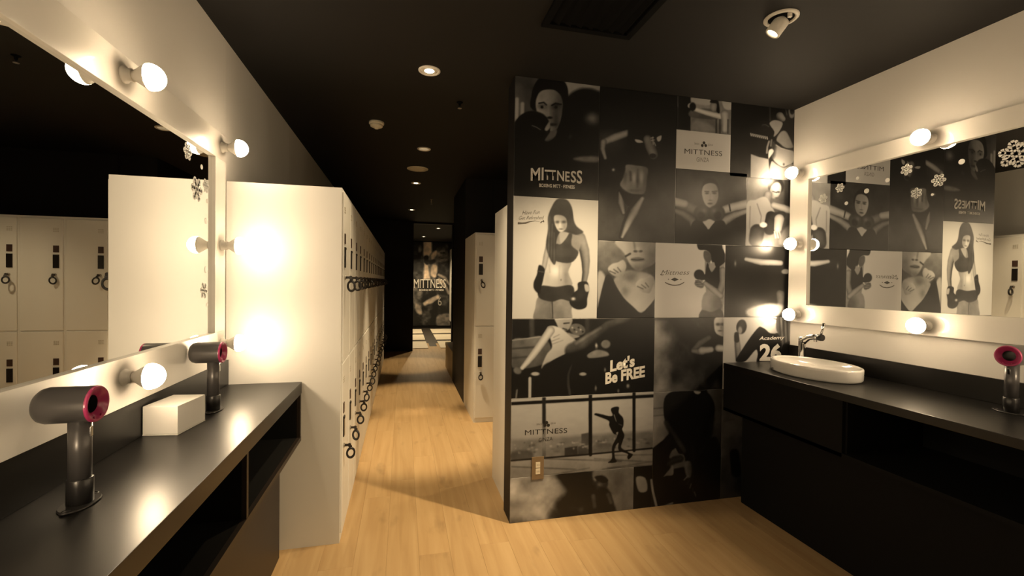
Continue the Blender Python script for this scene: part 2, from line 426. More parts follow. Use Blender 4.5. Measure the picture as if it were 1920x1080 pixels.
# ================================================================== COUNTER OBJECTS
def hair_dryer(loc, rotz, label, mark=False):
    """barrel points along local +X"""
    t = thing('hair_dryer', label, 'hair dryer', loc, rotz, 'hair dryers on stands')
    R, x0, x1, zc = 0.0395, -0.074, 0.034, 0.222
    b = MB()
    b.lathe([(0.0175,x0+0.012),(0.0185,x0+0.003),(0.024,x0),(0.031,x0+0.002),(0.0365,x0+0.008),(R,x0+0.018),(R,x1-0.010),(R,x1-0.004)], org=(0,0,zc), axis=(1,0,0), n=36, cap0=False, cap1=False)
    b.build('barrel', DRYER, t)
    MB().lathe([(R+0.0004,x1-0.006),(R,x1-0.001),(0.0375,x1+0.001),(0.034,x1-0.0005),(0.026,x1-0.005),(0.0195,x1-0.012)], org=(0,0,zc), axis=(1,0,0), n=36, cap0=False, cap1=False).build('nozzle_ring', PINK, t)
    MB().lathe([(0.0195,x1-0.012),(0.018,x1-0.03),(0.0175,x0+0.012)], org=(0,0,zc), axis=(1,0,0), n=30, cap0=False, cap1=False).build('bore', DARKP, t)
    for s in (-1, 1):
        MB().lathe([(0.0028,0),(0.0028,0.002),(0.0015,0.003)], org=(x1-0.002, s*0.0115, zc-0.028), axis=(1,0,0), n=10).build('button', PINK, t)
    h = MB().lathe([(0.0205,0.050),(0.0205,0.19)], n=28).build('handle', DRYER, t)
    MB().box(0.0195, -0.004, 0.150, 0.0225, 0.004, 0.172).build('switch', CHROME, h, bevel=0.001)
    MB().lathe([(0.0235,0.004),(0.0235,0.058),(0.0215,0.060)], n=28).build('stand_collar', DARKP, t)
    p = MB().lathe([(0.040,0.0),(0.042,0.002),(0.040,0.005)], n=30, sx=0.75, sy=1.2).build('stand_plate', DARKP, t)
    MB().torus((0.0, -0.045, 0.0035), 0.008, 0.0025, axis=(0,0,1), n=14, m=6).torus((0.0, 0.045, 0.0035), 0.008, 0.0025, axis=(0,0,1), n=14, m=6).build('screw_loop', DARKP, p)
    return t
hair_dryer((-0.690, 1.188, HC), 0.0, 'grey hair dryer with fuchsia ring on a stand, nearest on the left counter')
hair_dryer((-0.697, 1.929, HC), 0.0, 'grey hair dryer with fuchsia ring, at the far end of the left counter')
hd_r = hair_dryer((2.290, 1.236, HCR), math.pi+0.10, 'grey hair dryer with fuchsia ring on the right counter')

t = thing('tissue_box', 'plain white box on the left counter between the two hair dryers', 'box', (-0.7365, 1.728, HC), math.radians(-8))
MB().box(-0.052, -0.076, 0.005, 0.052, 0.076, 0.094).build('box_body', CARD, t, bevel=0.0018)
MB().box(-0.0525, -0.0765, 0.0012, 0.0525, 0.0765, 0.0042).build('base_plate', CARD, t)
MB().box(-0.049, -0.073, 0.0, 0.049, 0.073, 0.0055).build('base', DARKP, t)

# washbasin
bx, by = 2.172, 1.990
t = thing('washbasin', 'white oval ceramic vessel washbasin on the right counter', 'washbasin', (bx, by, HCR))
ring = lambda a, b, z, n=56, dx=0.0, dy=0.0: [(dx+a*math.cos(2*math.pi*k/n), dy+b*math.sin(2*math.pi*k/n), z) for k in range(n)]
A, Bx = 0.166, 0.244
MB().rings([ring(A-0.014,Bx-0.014,0.0), ring(A-0.005,Bx-0.005,0.004), ring(A-0.001,Bx-0.001,0.012), ring(A,Bx,0.052), ring(A,Bx,0.060), ring(A-0.002,Bx-0.002,0.0645), ring(A-0.007,Bx-0.007,0.0665), ring(A-0.014,Bx-0.014,0.0645), ring(A-0.018,Bx-0.018,0.059), ring(A-0.030,Bx-0.032,0.044), ring(A-0.060,Bx-0.080,0.024), ring(A-0.11,Bx-0.17,0.013), ring(0.022,0.022,0.012)], cap0=True, cap1=True).build('bowl', CERAMIC, t)
MB().lathe([(0.021,0.0122),(0.021,0.0150),(0.012,0.0160),(0.004,0.0150)], n=20).build('drain', CHROME, t)
MB().box(-0.1428, 0.125, 0.014, -A*0.75, 0.138, 0.018).build('maker_mark', INKM, t)
# faucet
t = thing('faucet', 'chrome single-lever faucet behind the washbasin beside the mural', 'faucet', (2.318, 2.205, HCR))
MB().lathe([(0.026,0.0),(0.026,0.006),(0.0205,0.012),(0.0190,0.05),(0.0190,0.155),(0.0185,0.170),(0.013,0.178)], n=26).build('faucet_body', CHROME, t)
dn = Vector((0.05, -1.0, 0)).normalized()
sp = [Vector((0,0,0.140)), Vector((0,0,0.162))+dn*0.018, Vector((0,0,0.180))+dn*0.045, Vector((0,0,0.188))+dn*0.085, Vector((0,0,0.186))+dn*0.115]
MB().tube(sp, [0.017, 0.0185, 0.0165, 0.0155, 0.0145], n=18).build('spout', CHROME, t)
e = sp[-1]
MB().lathe([(0.009,0.0),(0.009,-0.02)], org=tuple(Vector(sp[3])+Vector((0,0,-0.008))), n=14).build('aerator', CHROME, t)
MB().lathe([(0.018,-0.014),(0.019,0.0),(0.018,0.014)], org=tuple(e), axis=tuple(dn), n=18).build('end_cap', DARKP, t)
MB().tube([e+Vector((0,0,0.010)), e+dn*0.012+Vector((0,0,0.045)), e+dn*0.020+Vector((0,0,0.085))], [0.007, 0.006, 0.0075], n=12).build('lever', CHROME, t)

# outlet on the mural
t = thing('wall_outlet', 'small brown outlet plate with ivory sockets low on the mural', 'outlet', (0.739, YP, 0.296))
MB().box(-0.035, -0.0055, -0.063, 0.035, -0.0008, 0.063).build('cover_plate', BRASS, t, bevel=0.0015)
for dz in (-0.018, 0.018):
    s_ = MB().box(-0.013, -0.0075, dz-0.016, 0.013, -0.004, dz+0.016).build('socket', OUTLET, t, bevel=0.001)
    MB().box(-0.006, -0.0080, dz-0.005, -0.004, -0.0072, dz+0.005).box(0.004, -0.0080, dz-0.005, 0.006, -0.0072, dz+0.005).build('slit', INKD, s_)

# ================================================================== CEILING FITTINGS
def downlight(x, y, r, label, watts, angle=1.5, lit=True, blend=0.6):
    t = thing('ceiling_downlight', label, 'downlight', (x, y, CEIL), 0, 'downlights along the ceiling')
    MB().lathe([(r,-0.0005),(r,-0.004),(r*0.93,-0.007),(r*0.80,-0.006),(r*0.74,-0.002)], n=32, cap0=False, cap1=False).build('trim_ring', TRIM, t)
    MB().lathe([(r*0.76,-0.001),(r*0.74,-0.0025),(r*0.40,-0.0035)], n=28, cap0=True, cap1=False).build('reflector', TRIM if lit else LAMPDIM, t)
    MB().lathe([(r*0.44,-0.0012),(r*0.44,-0.0045),(r*0.2,-0.0065)], n=24).build('lens', LAMPLIT if lit else LAMPDIM, t)
    if watts: spot_lamp(t, (0, 0, -0.012), (0, 0, -1), watts, angle, blend)
    return t
downlight(0.127, 2.456, 0.058, 'lit white downlight in the ceiling beside the mural edge', DOWN_W*0.8, 1.5)
downlight(0.164, 3.915, 0.056, 'dim louvred downlight, second along the corridor ceiling', DOWN_W*3.3, 0.78, lit=False)
downlight(0.136, 5.298, 0.056, 'downlight with bright centre, third along the corridor ceiling', DOWN_W*2.4, 0.66)
downlight(0.125, 7.295, 0.056, 'downlight at the far end of the corridor ceiling', DOWN_W*1.3, 0.66)
downlight(0.721, 9.686, 0.056, 'downlight in the ceiling of the room beyond the doorway', DOWN_W*1.2, 1.9)
downlight(0.50, 11.6, 0.056, 'downlight nearest the far poster', DOWN_W*3.6, 2.5)
downlight(1.45, 3.35, 0.056, 'downlight over the side aisle behind the mural', DOWN_W*0.6, 1.9)

t = thing('ceiling_speaker', 'flat beige round speaker grille in the corridor ceiling', 'speaker', (0.133, 4.617, CEIL))
MB().lathe([(0.104,-0.0005),(0.104,-0.006),(0.098,-0.009)], n=36).build('speaker_rim', SENSOR, t)
MB().lathe([(0.097,-0.0085),(0.060,-0.0115),(0.02,-0.012)], n=32).build('speaker_grille', SENSOR, t)
t = thing('smoke_detector', 'ivory domed smoke detector on the black ceiling above the left lockers', 'smoke detector', (-0.191, 3.351, CEIL))
MB().lathe([(0.052,-0.0005),(0.052,-0.014),(0.046,-0.020)], n=28).build('detector_base', SENSOR, t)
MB().lathe([(0.044,-0.019),(0.042,-0.032),(0.030,-0.038),(0.016,-0.040),(0.014,-0.047),(0.006,-0.049)], n=24).build('detector_dome', SENSOR, t)
t = thing('fire_sprinkler', 'tiny metal fire sprinkler head on the ceiling left of the mural', 'sprinkler', (0.336, 2.842, CEIL))
MB().lathe([(0.020,-0.0005),(0.018,-0.004),(0.008,-0.008),(0.007,-0.022)], n=16).build('sprinkler_body', GRILLE, t)
MB().lathe([(0.004,-0.020),(0.004,-0.034),(0.013,-0.036),(0.013,-0.038)], n=14).build('deflector', KEYM, t)
t = thing('fire_sprinkler', 'tiny metal fire sprinkler head further down the corridor ceiling', 'sprinkler', (0.37, 6.3, CEIL))
MB().lathe([(0.020,-0.0005),(0.018,-0.004),(0.008,-0.008),(0.007,-0.05)], n=16).build('sprinkler_body', KEYM, t)
MB().lathe([(0.004,-0.048),(0.004,-0.060),(0.013,-0.062),(0.013,-0.064)], n=14).build('deflector', KEYM, t)

# adjustable spotlight
t = thing('gimbal_spotlight', 'white swivelling spotlight in the ceiling above the right counter', 'spotlight', (1.530, 1.590, CEIL))
MB().lathe([(0.066,-0.0005),(0.066,-0.004),(0.062,-0.008),(0.052,-0.008),(0.049,-0.003)], n=36, cap0=False, cap1=False).build('trim_ring', TRIM, t)
MB().lathe([(0.052,-0.0008),(0.050,-0.0018)], n=30).build('recess', GRILLE, t)
aim = Vector((-1.12, 0.86, -1.95)).normalized(); o0 = Vector((0.012, 0.004, -0.004))
hd = MB().lathe([(0.027,0.0),(0.031,0.010),(0.031,0.062),(0.029,0.066),(0.024,0.064),(0.022,0.056)], org=tuple(o0), axis=tuple(aim), n=28, cap1=False).build('lamp_head', TRIM, t)
MB().lathe([(0.0225,0.055),(0.018,0.060),(0.005,0.061)], org=tuple(o0), axis=tuple(aim), n=24).build('lens', LAMPLIT, hd)
MB().box(-0.004, -0.046, -0.020, 0.010, -0.036, -0.0015).box(-0.004, 0.036, -0.020, 0.010, 0.046, -0.0015).build('bracket', TRIM, t)
spot_lamp(t, tuple(o0+aim*0.075), tuple(aim), 255.0, 1.06, 1.0)

# ceiling air-conditioning diffuser
t = thing('air_vent', 'black air-conditioning diffuser in the ceiling before the mural', 'air vent', (0.782, 1.47, CEIL))
MB().box(-0.21, 0.39, -0.014, 0.21, 0.42, -0.0005).box(-0.21, -0.42, -0.014, 0.21, -0.39, -0.0005).box(-0.21, -0.39, -0.014, -0.18, 0.39, -0.0005).box(0.18, -0.39, -0.014, 0.21, 0.39, -0.0005).build('frame', GRILLE, t, bevel=0.002)
MB().box(-0.18, -0.39, -0.003, 0.18, 0.39, -0.0005).build('back_plate', GRILLE, t)
for k in range(7):
    x = -0.15 + k*0.05
    b = MB(); b.rings([[(x-0.014,y,-0.003),(x+0.010,y,-0.012),(x+0.013,y,-0.012),(x-0.011,y,-0.003)] for y in (-0.388, 0.388)], smooth=False)
    b.build('slat', GRILLE, t)

# ================================================================== FAR END
t = thing('bench', 'low tan upholstered bench in the recess at the corridor end', 'bench', (0.90, 6.565, 0))
MB().box(-0.245, -0.50, 0.0, 0.245, 0.50, 0.33).build('bench_base', TAN, t, bevel=0.004)
MB().box(-0.25, -0.505, 0.33, 0.25, 0.505, 0.385).build('seat_cushion', TAN, t, bevel=0.012)
for k in range(3):
    y0 = 9.0 + k*1.28
    for s, (xa, xb) in enumerate(((-0.45, 0.50), (0.74, 1.34))):
        o = MB().box(xa, y0, -0.0035, xb, y0+1.02, 0.012).build('floor_panel', PALEF, bevel=0.003)  # pale slabs in two columns, dark floor left bare between
        tag(o, f'pale floor panel beyond the doorway, {["left","right"][s]} column, {["nearest","middle","farthest"][k]} row', 'floor mat', 'pale panels in the far room')
o = MB().box(1.290, 12.05, 0.22, 1.3595, 12.9, 2.22).build('wall_panel', CARD, bevel=0.004)
tag(o, 'tall narrow white panel beside the far poster', 'panel')

# ================================================================== MIRROR STICKERS
def snowflake_mesh(r, arms=6, kind=0):
    b = MB()
    def bar(x0, z0, x1, z1, w):
        d = math.hypot(x1-x0, z1-z0); nx, nz = -(z1-z0)/d*w, (x1-x0)/d*w
        a = len(b.v)
        for y in (0.0, 0.0006):
            b.v += [(y, x0+nx, z0+nz), (y, x0-nx, z0-nz), (y, x1-nx, z1-nz), (y, x1+nx, z1+nz)]
        for q in ((0,1,2,3),(7,6,5,4),(0,4,5,1),(1,5,6,2),(2,6,7,3),(3,7,4,0)):
            b.f.append(tuple(a+i for i in q)); b.smooth.append(False)
    for k in range(arms):
        a = 2*math.pi*k/arms + 0.2
        c, s = math.cos(a), math.sin(a)
        bar(0, 0, r*c, r*s, r*0.10)
        for fr, ln in ((0.42, 0.42), (0.70, 0.30)):
            for sg in (-1, 1):
                a2 = a + sg*(0.95 if kind == 0 else 0.75)
                bar(fr*r*c, fr*r*s, fr*r*c+ln*r*math.cos(a2), fr*r*s+ln*r*math.sin(a2), r*0.085)
        a3 = a + math.pi/arms
        bar(0.40*r*c, 0.40*r*s, 0.40*r*math.cos(a+2*math.pi/arms), 0.40*r*math.sin(a+2*math.pi/arms), r*0.08)
    return b.mesh('snowflake_sticker')
def stickers(xplane, sgn, flakes, dots, where, grp):
    for i, (y, z, r, txt) in enumerate(flakes):
        o = link('snowflake_sticker', snowflake_mesh(r, 6, i % 2), STICK, None, (xplane, y, z), (random.uniform(0, 1), 0, 0 if sgn > 0 else math.pi))
        tag(o, f'white snowflake sticker on the {where} mirror, {txt}', 'sticker', grp)
    for i, (y, z, r, txt) in enumerate(dots):
        o = MB().lathe([(r,0.0),(r,0.0006)], axis=(sgn,0,0), n=18).build('dot_sticker', STICK, None, (xplane, y, z))
        tag(o, f'small white dot sticker on the {where} mirror, {txt}', 'sticker', grp)
stickers(XR-0.0262, -1,
  [(1.300, 1.872, 0.058, 'the largest one near the top right'), (1.569, 1.823, 0.030, 'upper middle of the arc, below the dot'), (1.661, 1.781, 0.026, 'lowest of the middle group'), (1.707, 1.905, 0.028, 'touching the top rail in the middle'), (2.054, 1.885, 0.027, 'near the top left corner'), (2.159, 1.844, 0.028, 'by the left edge of the glass')],
  [(1.902, 1.838, 0.013, 'left of the middle'), (2.014, 1.791, 0.010, 'lowest one at the left'), (1.796, 1.872, 0.011, 'under the top rail at the middle left'), (1.953, 1.917, 0.009, 'highest one at the left'), (1.482, 1.886, 0.012, 'left of the largest snowflake'), (1.593, 1.761, 0.006, 'tiny one below the middle snowflakes')],
  'right', 'snow stickers on the right mirror')
stickers(XW+0.0262, 1,
  [(1.950, 1.807, 0.034, 'highest one near the far corner'), (2.028, 1.680, 0.050, 'the large one below the far corner'), (2.112, 1.710, 0.030, 'against the far edge, upper'), (2.095, 1.279, 0.034, 'against the far edge, lower')],
  [(2.071, 1.778, 0.010, 'highest one'), (2.123, 1.650, 0.009, 'second from the top'), (2.113, 1.567, 0.012, 'third from the top'), (2.115, 1.366, 0.014, 'fourth from the top'), (2.126, 1.218, 0.008, 'lowest one')],
  'left', 'snow stickers on the left mirror')

# ================================================================== MURAL (printed collage on the partition)
def to_px(X, Y, Z):
    """perspective of the photograph's lens, used only to read picture coordinates off the wall plane"""
    dx, dy, dz = X, Y, Z - CAM_H
    a = dx*_r.x + dy*_r.y; b = dx*_u.x + dy*_u.y + dz*_u.z; z = dx*_f.x + dy*_f.y + dz*_f.z
    u, v = a/z, -b/z
    return 960+F_PX*(_c*u-_s*v), 540+F_PX*(_s*u+_c*v)
def on_plane(x, y, Y):
    u = float(x-960)/F_PX; v = float(y-540)/F_PX
    u, v = _c*u+_s*v, -_s*u+_c*v
    d = _f + u*_r - v*_u; t = Y/d.y
    return t*d.x, CAM_H+t*d.z

class Print:
    """a flat printed picture: grey (or tinted) ink values sampled on a wall plane, stored as the ink colour of a fine grid"""
    def __init__(s, x0, x1, z0, z1, Y, step):
        s.Y = Y; s.nx = max(2, int(round((x1-x0)/step))+1); s.nz = max(2, int(round((z1-z0)/step))+1)
        s.xs = np.linspace(x0, x1, s.nx); s.zs = np.linspace(z0, z1, s.nz)
        s.X, s.Z = np.meshgrid(s.xs, s.zs)
        s.PX, s.PY = to_px(s.X, Y, s.Z)
        s.g = np.full(s.X.shape, 0.1); s.tint = np.ones(s.X.shape+(3,))
    def win(s, x0, y0, x1, y1, pad):
        a = [on_plane(x, y, s.Y) for x in (x0-pad, x1+pad) for y in (y0-pad, y1+pad)]
        X = [q[0] for q in a]; Z = [q[1] for q in a]
        i0, i1 = np.searchsorted(s.xs, [min(X), max(X)]); j0, j1 = np.searchsorted(s.zs, [min(Z), max(Z)])
        return slice(max(0, j0-1), min(s.nz, j1+1)), slice(max(0, i0-1), min(s.nx, i1+1))
    def put(s, w, m, val):
        s.g[w] = s.g[w]*(1-m) + val*m
    def fill(s, v): s.g[:] = v
    def grad(s, p0, v0, p1, v1):
        dx, dy = p1[0]-p0[0], p1[1]-p0[1]; L = dx*dx+dy*dy
        t = np.clip(((s.PX-p0[0])*dx+(s.PY-p0[1])*dy)/L, 0, 1); t = t*t*(3-2*t)
        s.g[:] = v0+(v1-v0)*t
    def poly(s, pts, v, soft=1.0, smooth=True, alpha=1.0, v2=None, ax=None):
        pts = np.array(pts, float)
        if smooth and len(pts) > 2:
            n = len(pts); out = []
            for i in range(n):
                p0, p1, p2, p3 = pts[i-1], pts[i], pts[(i+1) % n], pts[(i+2) % n]
                for t in (0, .25, .5, .75):
                    out.append(0.5*((2*p1)+(-p0+p2)*t+(2*p0-5*p1+4*p2-p3)*t*t+(-p0+3*p1-3*p2+p3)*t**3))
            pts = np.array(out)
        w = s.win(pts[:,0].min(), pts[:,1].min(), pts[:,0].max(), pts[:,1].max(), soft+1)
        x, y = s.PX[w], s.PY[w]
        if x.size == 0: return
        ins = np.zeros(x.shape, bool); d = np.full(x.shape, 1e9)
        n = len(pts)
        for i in range(n):
            ax_, ay = pts[i]; bx_, by_ = pts[(i+1) % n]
            ex, ey = bx_-ax_, by_-ay; L = ex*ex+ey*ey+1e-9
            t = np.clip(((x-ax_)*ex+(y-ay)*ey)/L, 0, 1)
            d = np.minimum(d, (x-ax_-t*ex)**2+(y-ay-t*ey)**2)
            if ay != by_:
                c = ((ay > y) != (by_ > y)) & (x < (bx_-ax_)*(y-ay)/(by_-ay)+ax_)
                ins ^= c
        d = np.sqrt(d); d = np.where(ins, d, -d)
        m = np.clip(d/(2*soft)+0.5, 0, 1)*alpha
        val = v
        if v2 is not None:
            (gx0, gy0), (gx1, gy1) = ax; dx, dy = gx1-gx0, gy1-gy0
            val = v+(v2-v)*np.clip(((x-gx0)*dx+(y-gy0)*dy)/(dx*dx+dy*dy), 0, 1)
        s.put(w, m, val)
    def limb(s, pts, v, soft=1.0, edge=0.35, alpha=1.0, lit=(0, 0)):
        P = np.array(pts, float)
        w = s.win((P[:,0]-P[:,2]).min(), (P[:,1]-P[:,2]).min(), (P[:,0]+P[:,2]).max(), (P[:,1]+P[:,2]).max(), soft+1)
        x, y = s.PX[w], s.PY[w]
        if x.size == 0: return
        best = np.full(x.shape, 1e9); k = np.zeros(x.shape)
        for i in range(len(P)-1 if len(P) > 1 else 1):
            a = P[i]; b = P[min(i+1, len(P)-1)]
            ex, ey = b[0]-a[0], b[1]-a[1]; L = ex*ex+ey*ey+1e-9
            t = np.clip(((x-a[0])*ex+(y-a[1])*ey)/L, 0, 1)
            r = a[2]+(b[2]-a[2])*t
            qx, qy = x-a[0]-t*ex, y-a[1]-t*ey
            dd = np.hypot(qx, qy)/r
            sel = dd < best
            k = np.where(sel, (np.hypot(qx-lit[0]*r, qy-lit[1]*r)/r), k); rr = np.where(sel, r, 1.0) if i == 0 else np.where(sel, r, rr)
            best = np.minimum(best, dd)
        m = np.clip((1-best)*rr/(2*soft)+0.5, 0, 1)*alpha
        s.put(w, m, v*(1-edge*np.clip(k, 0, 1.6)**2))
    def ell(s, cx, cy, rx, ry, v, soft=1.0, rot=0.0, edge=0.0, alpha=1.0, lit=(0, 0)):
        R = max(rx, ry); w = s.win(cx-R, cy-R, cx+R, cy+R, soft*2+1)
        x, y = s.PX[w]-cx, s.PY[w]-cy
        if x.size == 0: return
        c, sn = math.cos(rot), math.sin(rot); a = (x*c+y*sn)/rx; b = (-x*sn+y*c)/ry
        d = np.hypot(a, b); m = np.clip((1-d)*min(rx, ry)/(2*soft)+0.5, 0, 1)*alpha
        k = np.hypot(a-lit[0], b-lit[1])
        s.put(w, m, v*(1-edge*np.clip(k, 0, 1.6)**2))
    def blob(s, cx, cy, rx, ry, v, alpha=1.0, rot=0.0):
        R = 2.6*max(rx, ry); w = s.win(cx-R, cy-R, cx+R, cy+R, 1)
        x, y = s.PX[w]-cx, s.PY[w]-cy
        if x.size == 0: return
        c, sn = math.cos(rot), math.sin(rot); a = (x*c+y*sn)/rx; b = (-x*sn+y*c)/ry
        s.put(w, alpha*np.exp(-(a*a+b*b)), v)
    def line(s, pts, wd, v, soft=0.7, alpha=1.0):
        s.limb([(x, y, wd) for x, y in pts], v, soft, 0.0, alpha)
    def noise(s, amp, fx, fy, seed=0, oct=4, rel=False):
        # fractal value noise
        rs = np.random.RandomState(seed); n = np.zeros(s.g.shape)
        for o in range(oct):
            k = 2**o
            G = rs.uniform(-1, 1, (64, 64))
            u = (s.X*fx*k) % 63.0; v = (s.Z*fy*k) % 63.0
            i = u.astype(int); j = v.astype(int); a = u-i; b = v-j; a = a*a*(3-2*a); b = b*b*(3-2*b)
            i2, j2 = (i+1) % 64, (j+1) % 64
            n += (G[j, i]*(1-a)*(1-b)+G[j, i2]*a*(1-b)+G[j2, i]*(1-a)*b+G[j2, i2]*a*b)/k
        s.g += amp*n*(s.g*np.clip(2.6-4.0*s.g, 0, 1) if rel else 1.0)
    def build(s, name, material, parent, label=None, blur=True):
        me = bpy.data.meshes.new(name); nx, nz = s.nx, s.nz
        if blur:
            q = np.pad(s.g, 1, mode='edge'); s.g = 0.5*s.g+0.125*(q[:-2,1:-1]+q[2:,1:-1]+q[1:-1,:-2]+q[1:-1,2:])
            s.noise(0.16, 14, 14, nx, 4, True)
        co = np.empty((nx*nz, 3)); co[:,0] = s.X.ravel(); co[:,1] = s.Y; co[:,2] = s.Z.ravel()
        i = (np.arange(nz-1)[:,None]*nx+np.arange(nx-1)[None,:]).ravel()
        quads = np.stack([i, i+1, i+nx+1, i+nx], 1).astype(np.int32)
        # thin edge strip so that the sheet has a thickness
        edge = np.concatenate([np.arange(nx), np.arange(1, nz)*nx+nx-1, (nz-1)*nx+np.arange(nx-2, -1, -1), np.arange(nz-2, 0, -1)*nx])
        eb = co[edge].copy(); eb[:,1] += 0.003; base = nx*nz; ne = len(edge)
        co = np.vstack([co, eb]); kk = np.arange(ne); k2 = (kk+1) % ne
        quads = np.vstack([quads, np.stack([edge[k2], edge[kk], base+kk, base+k2], 1).astype(np.int32)])
        me.vertices.add(len(co)); me.vertices.foreach_set('co', co.ravel())
        me.loops.add(quads.size); me.loops.foreach_set('vertex_index', quads.ravel())
        me.polygons.add(len(quads)); me.polygons.foreach_set('loop_start', np.arange(0, quads.size, 4, dtype=np.int32))
        me.update(calc_edges=True)
        at = me.attributes.new('print', 'FLOAT_COLOR', 'POINT')
        lin = np.clip(s.g*1.13-0.055, 0.0, 1.0)**2.2*0.80
        rgb = np.clip(lin[...,None]*s.tint, 0.004, 0.9).reshape(-1, 3)
        rgb = np.vstack([rgb, rgb[edge]])
        at.data.foreach_set('color', np.hstack([rgb, np.ones((len(rgb), 1))]).astype(np.float32).ravel())
        o = link(name, me, material, parent)
        if label: o['label'] = label
        return o

def text_mesh(s, bold=0.0):
    cu = bpy.data.curves.new('t', 'FONT'); cu.body = s; cu.size = 1.0; cu.offset = bold; cu.resolution_u = 3
    cu.fill_mode = 'FRONT'
    ob = bpy.data.objects.new('t', cu); COL.objects.link(ob)
    dg = bpy.context.evaluated_depsgraph_get()
    me = bpy.data.meshes.new_from_object(ob.evaluated_get(dg))
    bpy.data.objects.remove(ob); bpy.data.curves.remove(cu)
    co = np.empty(len(me.vertices)*3); me.vertices.foreach_get('co', co); co = co.reshape(-1, 3)
    return me, co
def lettering(name, s, a, b, h, material, parent, Y=YP-0.0008, shear=0.0, bold=0.0, vshear=0.0):
    """flat ink lettering; a, b: baseline ends and h: height, read off the wall plane"""
    me, co = text_mesh(s, bold)
    A = np.array(on_plane(*a, Y)); B = np.array(on_plane(*b, Y)); T = np.array(on_plane(a[0], a[1]-h, Y)); H = abs(T[1]-A[1])
    x0, x1 = co[:,0].min(), co[:,0].max(); y0, y1 = co[:,1].min(), co[:,1].max()
    if s.islower() or any(ch in s for ch in 'gjpqy,'): y0 = min(0.0, y0)
    t = (co[:,0]-x0)/(x1-x0); v = (co[:,1]-y0)/(y1-y0)
    out = np.empty_like(co)
    out[:,0] = A[0]+(B[0]-A[0])*t+shear*H*v; out[:,1] = Y; out[:,2] = A[1]+(B[1]-A[1])*t+H*v
    me.vertices.foreach_set('co', out.ravel()); me.update(); me.name = name; me.materials.clear()
    return link(name, me, material, parent)

mural = thing('photo_mural', 'black-and-white collage mural of boxers and gym photographs covering the partition', 'mural')
STEP = 0.0031
def tile(x0, x1, z0, z1): return Print(x0, x1, z0, z1, YP, STEP)

def Z(ox, oy, sc):
    """reading scale of an enlarged detail"""
    return lambda pts: [(ox+p[0]/sc, oy+p[1]/sc)+tuple(r/sc for r in p[2:]) for p in pts]

# --- face behind boxing gloves
p = tile(XP, 1.08, 1.80, CEIL); q = Z(950, 130, 4.32)
p.grad((1040, 260), 0.10, (1120, 372), 0.20)
p.poly(q([(60,0),(780,40),(780,330),(460,330),(60,480)]), 0.34, 4, False)
p.poly(q([(450,70),(770,110),(770,170),(560,190),(480,260)]), 0.56, 3)
p.poly(q([(150,100),(230,110),(240,330),(140,350)]), 0.30, 5)
p.line(q([(85,240),(80,440)]), 3.2, 0.62, 1.5); p.line(q([(128,280),(125,400)]), 3.4, 0.60, 1.5)
p.ell(*q([(640,420)])[0], 50, 62, 0.085, 3)
p.blob(*q([(690,395)])[0], 14, 12, 0.50, 0.9)
p.poly(q([(215,330),(205,200),(235,110),(290,60),(370,45),(440,70),(490,140),(495,230),(465,330)]), 0.05, 1.2)
p.poly(q([(240,330),(236,250),(262,190),(310,165),(380,165),(430,200),(455,260),(452,340),(430,440),(395,495),(340,500),(290,450)]), 0.60, 1.2, v2=0.34, ax=(q([(260,330)])[0], q([(460,330)])[0]))
p.blob(*q([(320,215)])[0], 12, 8, 0.50, 0.5)
p.line(q([(262,275),(300,268),(322,288)]), 1.3, 0.12); p.line(q([(365,292),(395,276),(440,284)]), 1.4, 0.10)
p.blob(*q([(288,300)])[0], 8, 5, 0.22, 0.7); p.blob(*q([(403,300)])[0], 9, 5, 0.14, 0.7); p.ell(*q([(288,306)])[0], 5.5, 2.2, 0.48); p.ell(*q([(403,307)])[0], 5.5, 2.2, 0.34); p.ell(*q([(286,306)])[0], 2.6, 2.4, 0.05, 0.6); p.ell(*q([(400,307)])[0], 2.6, 2.4, 0.04, 0.6)
p.blob(*q([(340,350)])[0], 2.2, 12, 0.55, 0.6); p.ell(*q([(350,392)])[0], 5, 2, 0.15, 1)
p.ell(*q([(372,448)])[0], 8, 2.8, 0.24, 1.2); p.line(q([(342,449),(372,451),(402,445)]), 0.6, 0.10); p.blob(*q([(400,400)])[0], 6, 22, 0.15, 0.5)
p.poly(q([(300,560),(340,510),(405,490),(395,540),(340,590)]), 0.33, 1.5)
p.poly(q([(60,480),(70,420),(130,360),(210,340),(290,360),(340,420),(350,500),(300,580),(280,640),(60,700)]), 0.045, 1.5)
p.poly(q([(60,560),(280,600),(400,560),(520,520),(560,660),(60,760)]), 0.07, 5)
p.line(q([(205,455),(240,468),(275,490)]), 0.8, 0.42); p.poly(q([(345,420),(352,470),(325,500),(308,480)]), 0.55, 1.4)
p.blob(*q([(515,545)])[0], 5, 7, 0.26, 0.8, 0.6)
p.poly(q([(540,725),(620,705),(745,710),(742,750),(620,748)]), 0.42, 2.5)
p.build('photo_print', PRINT, mural, 'photo of a face behind dark boxing gloves above the MITTNESS logo')
lettering('logo_lettering', 'MI', (995, 339), (1019, 338), 24, INKL, mural, bold=0.02)
lettering('logo_lettering', 'TT', (1021, 337), (1042, 338), 19, INKL, mural, bold=0.02)
lettering('logo_lettering', 'NE', (1044.5, 338.5), (1068, 341), 19, INKL, mural, bold=0.02)
lettering('logo_lettering', 'S', (1070, 342), (1080, 343), 22, INKL, mural, bold=0.02)
lettering('logo_lettering', 'S', (1081, 344), (1091.5, 345), 25, INKL, mural, bold=0.02)
lettering('tagline_lettering', 'BOXING MITT · FITNESS', (1011, 350.5), (1077.5, 354), 6.5, INKL, mural, bold=0.02)

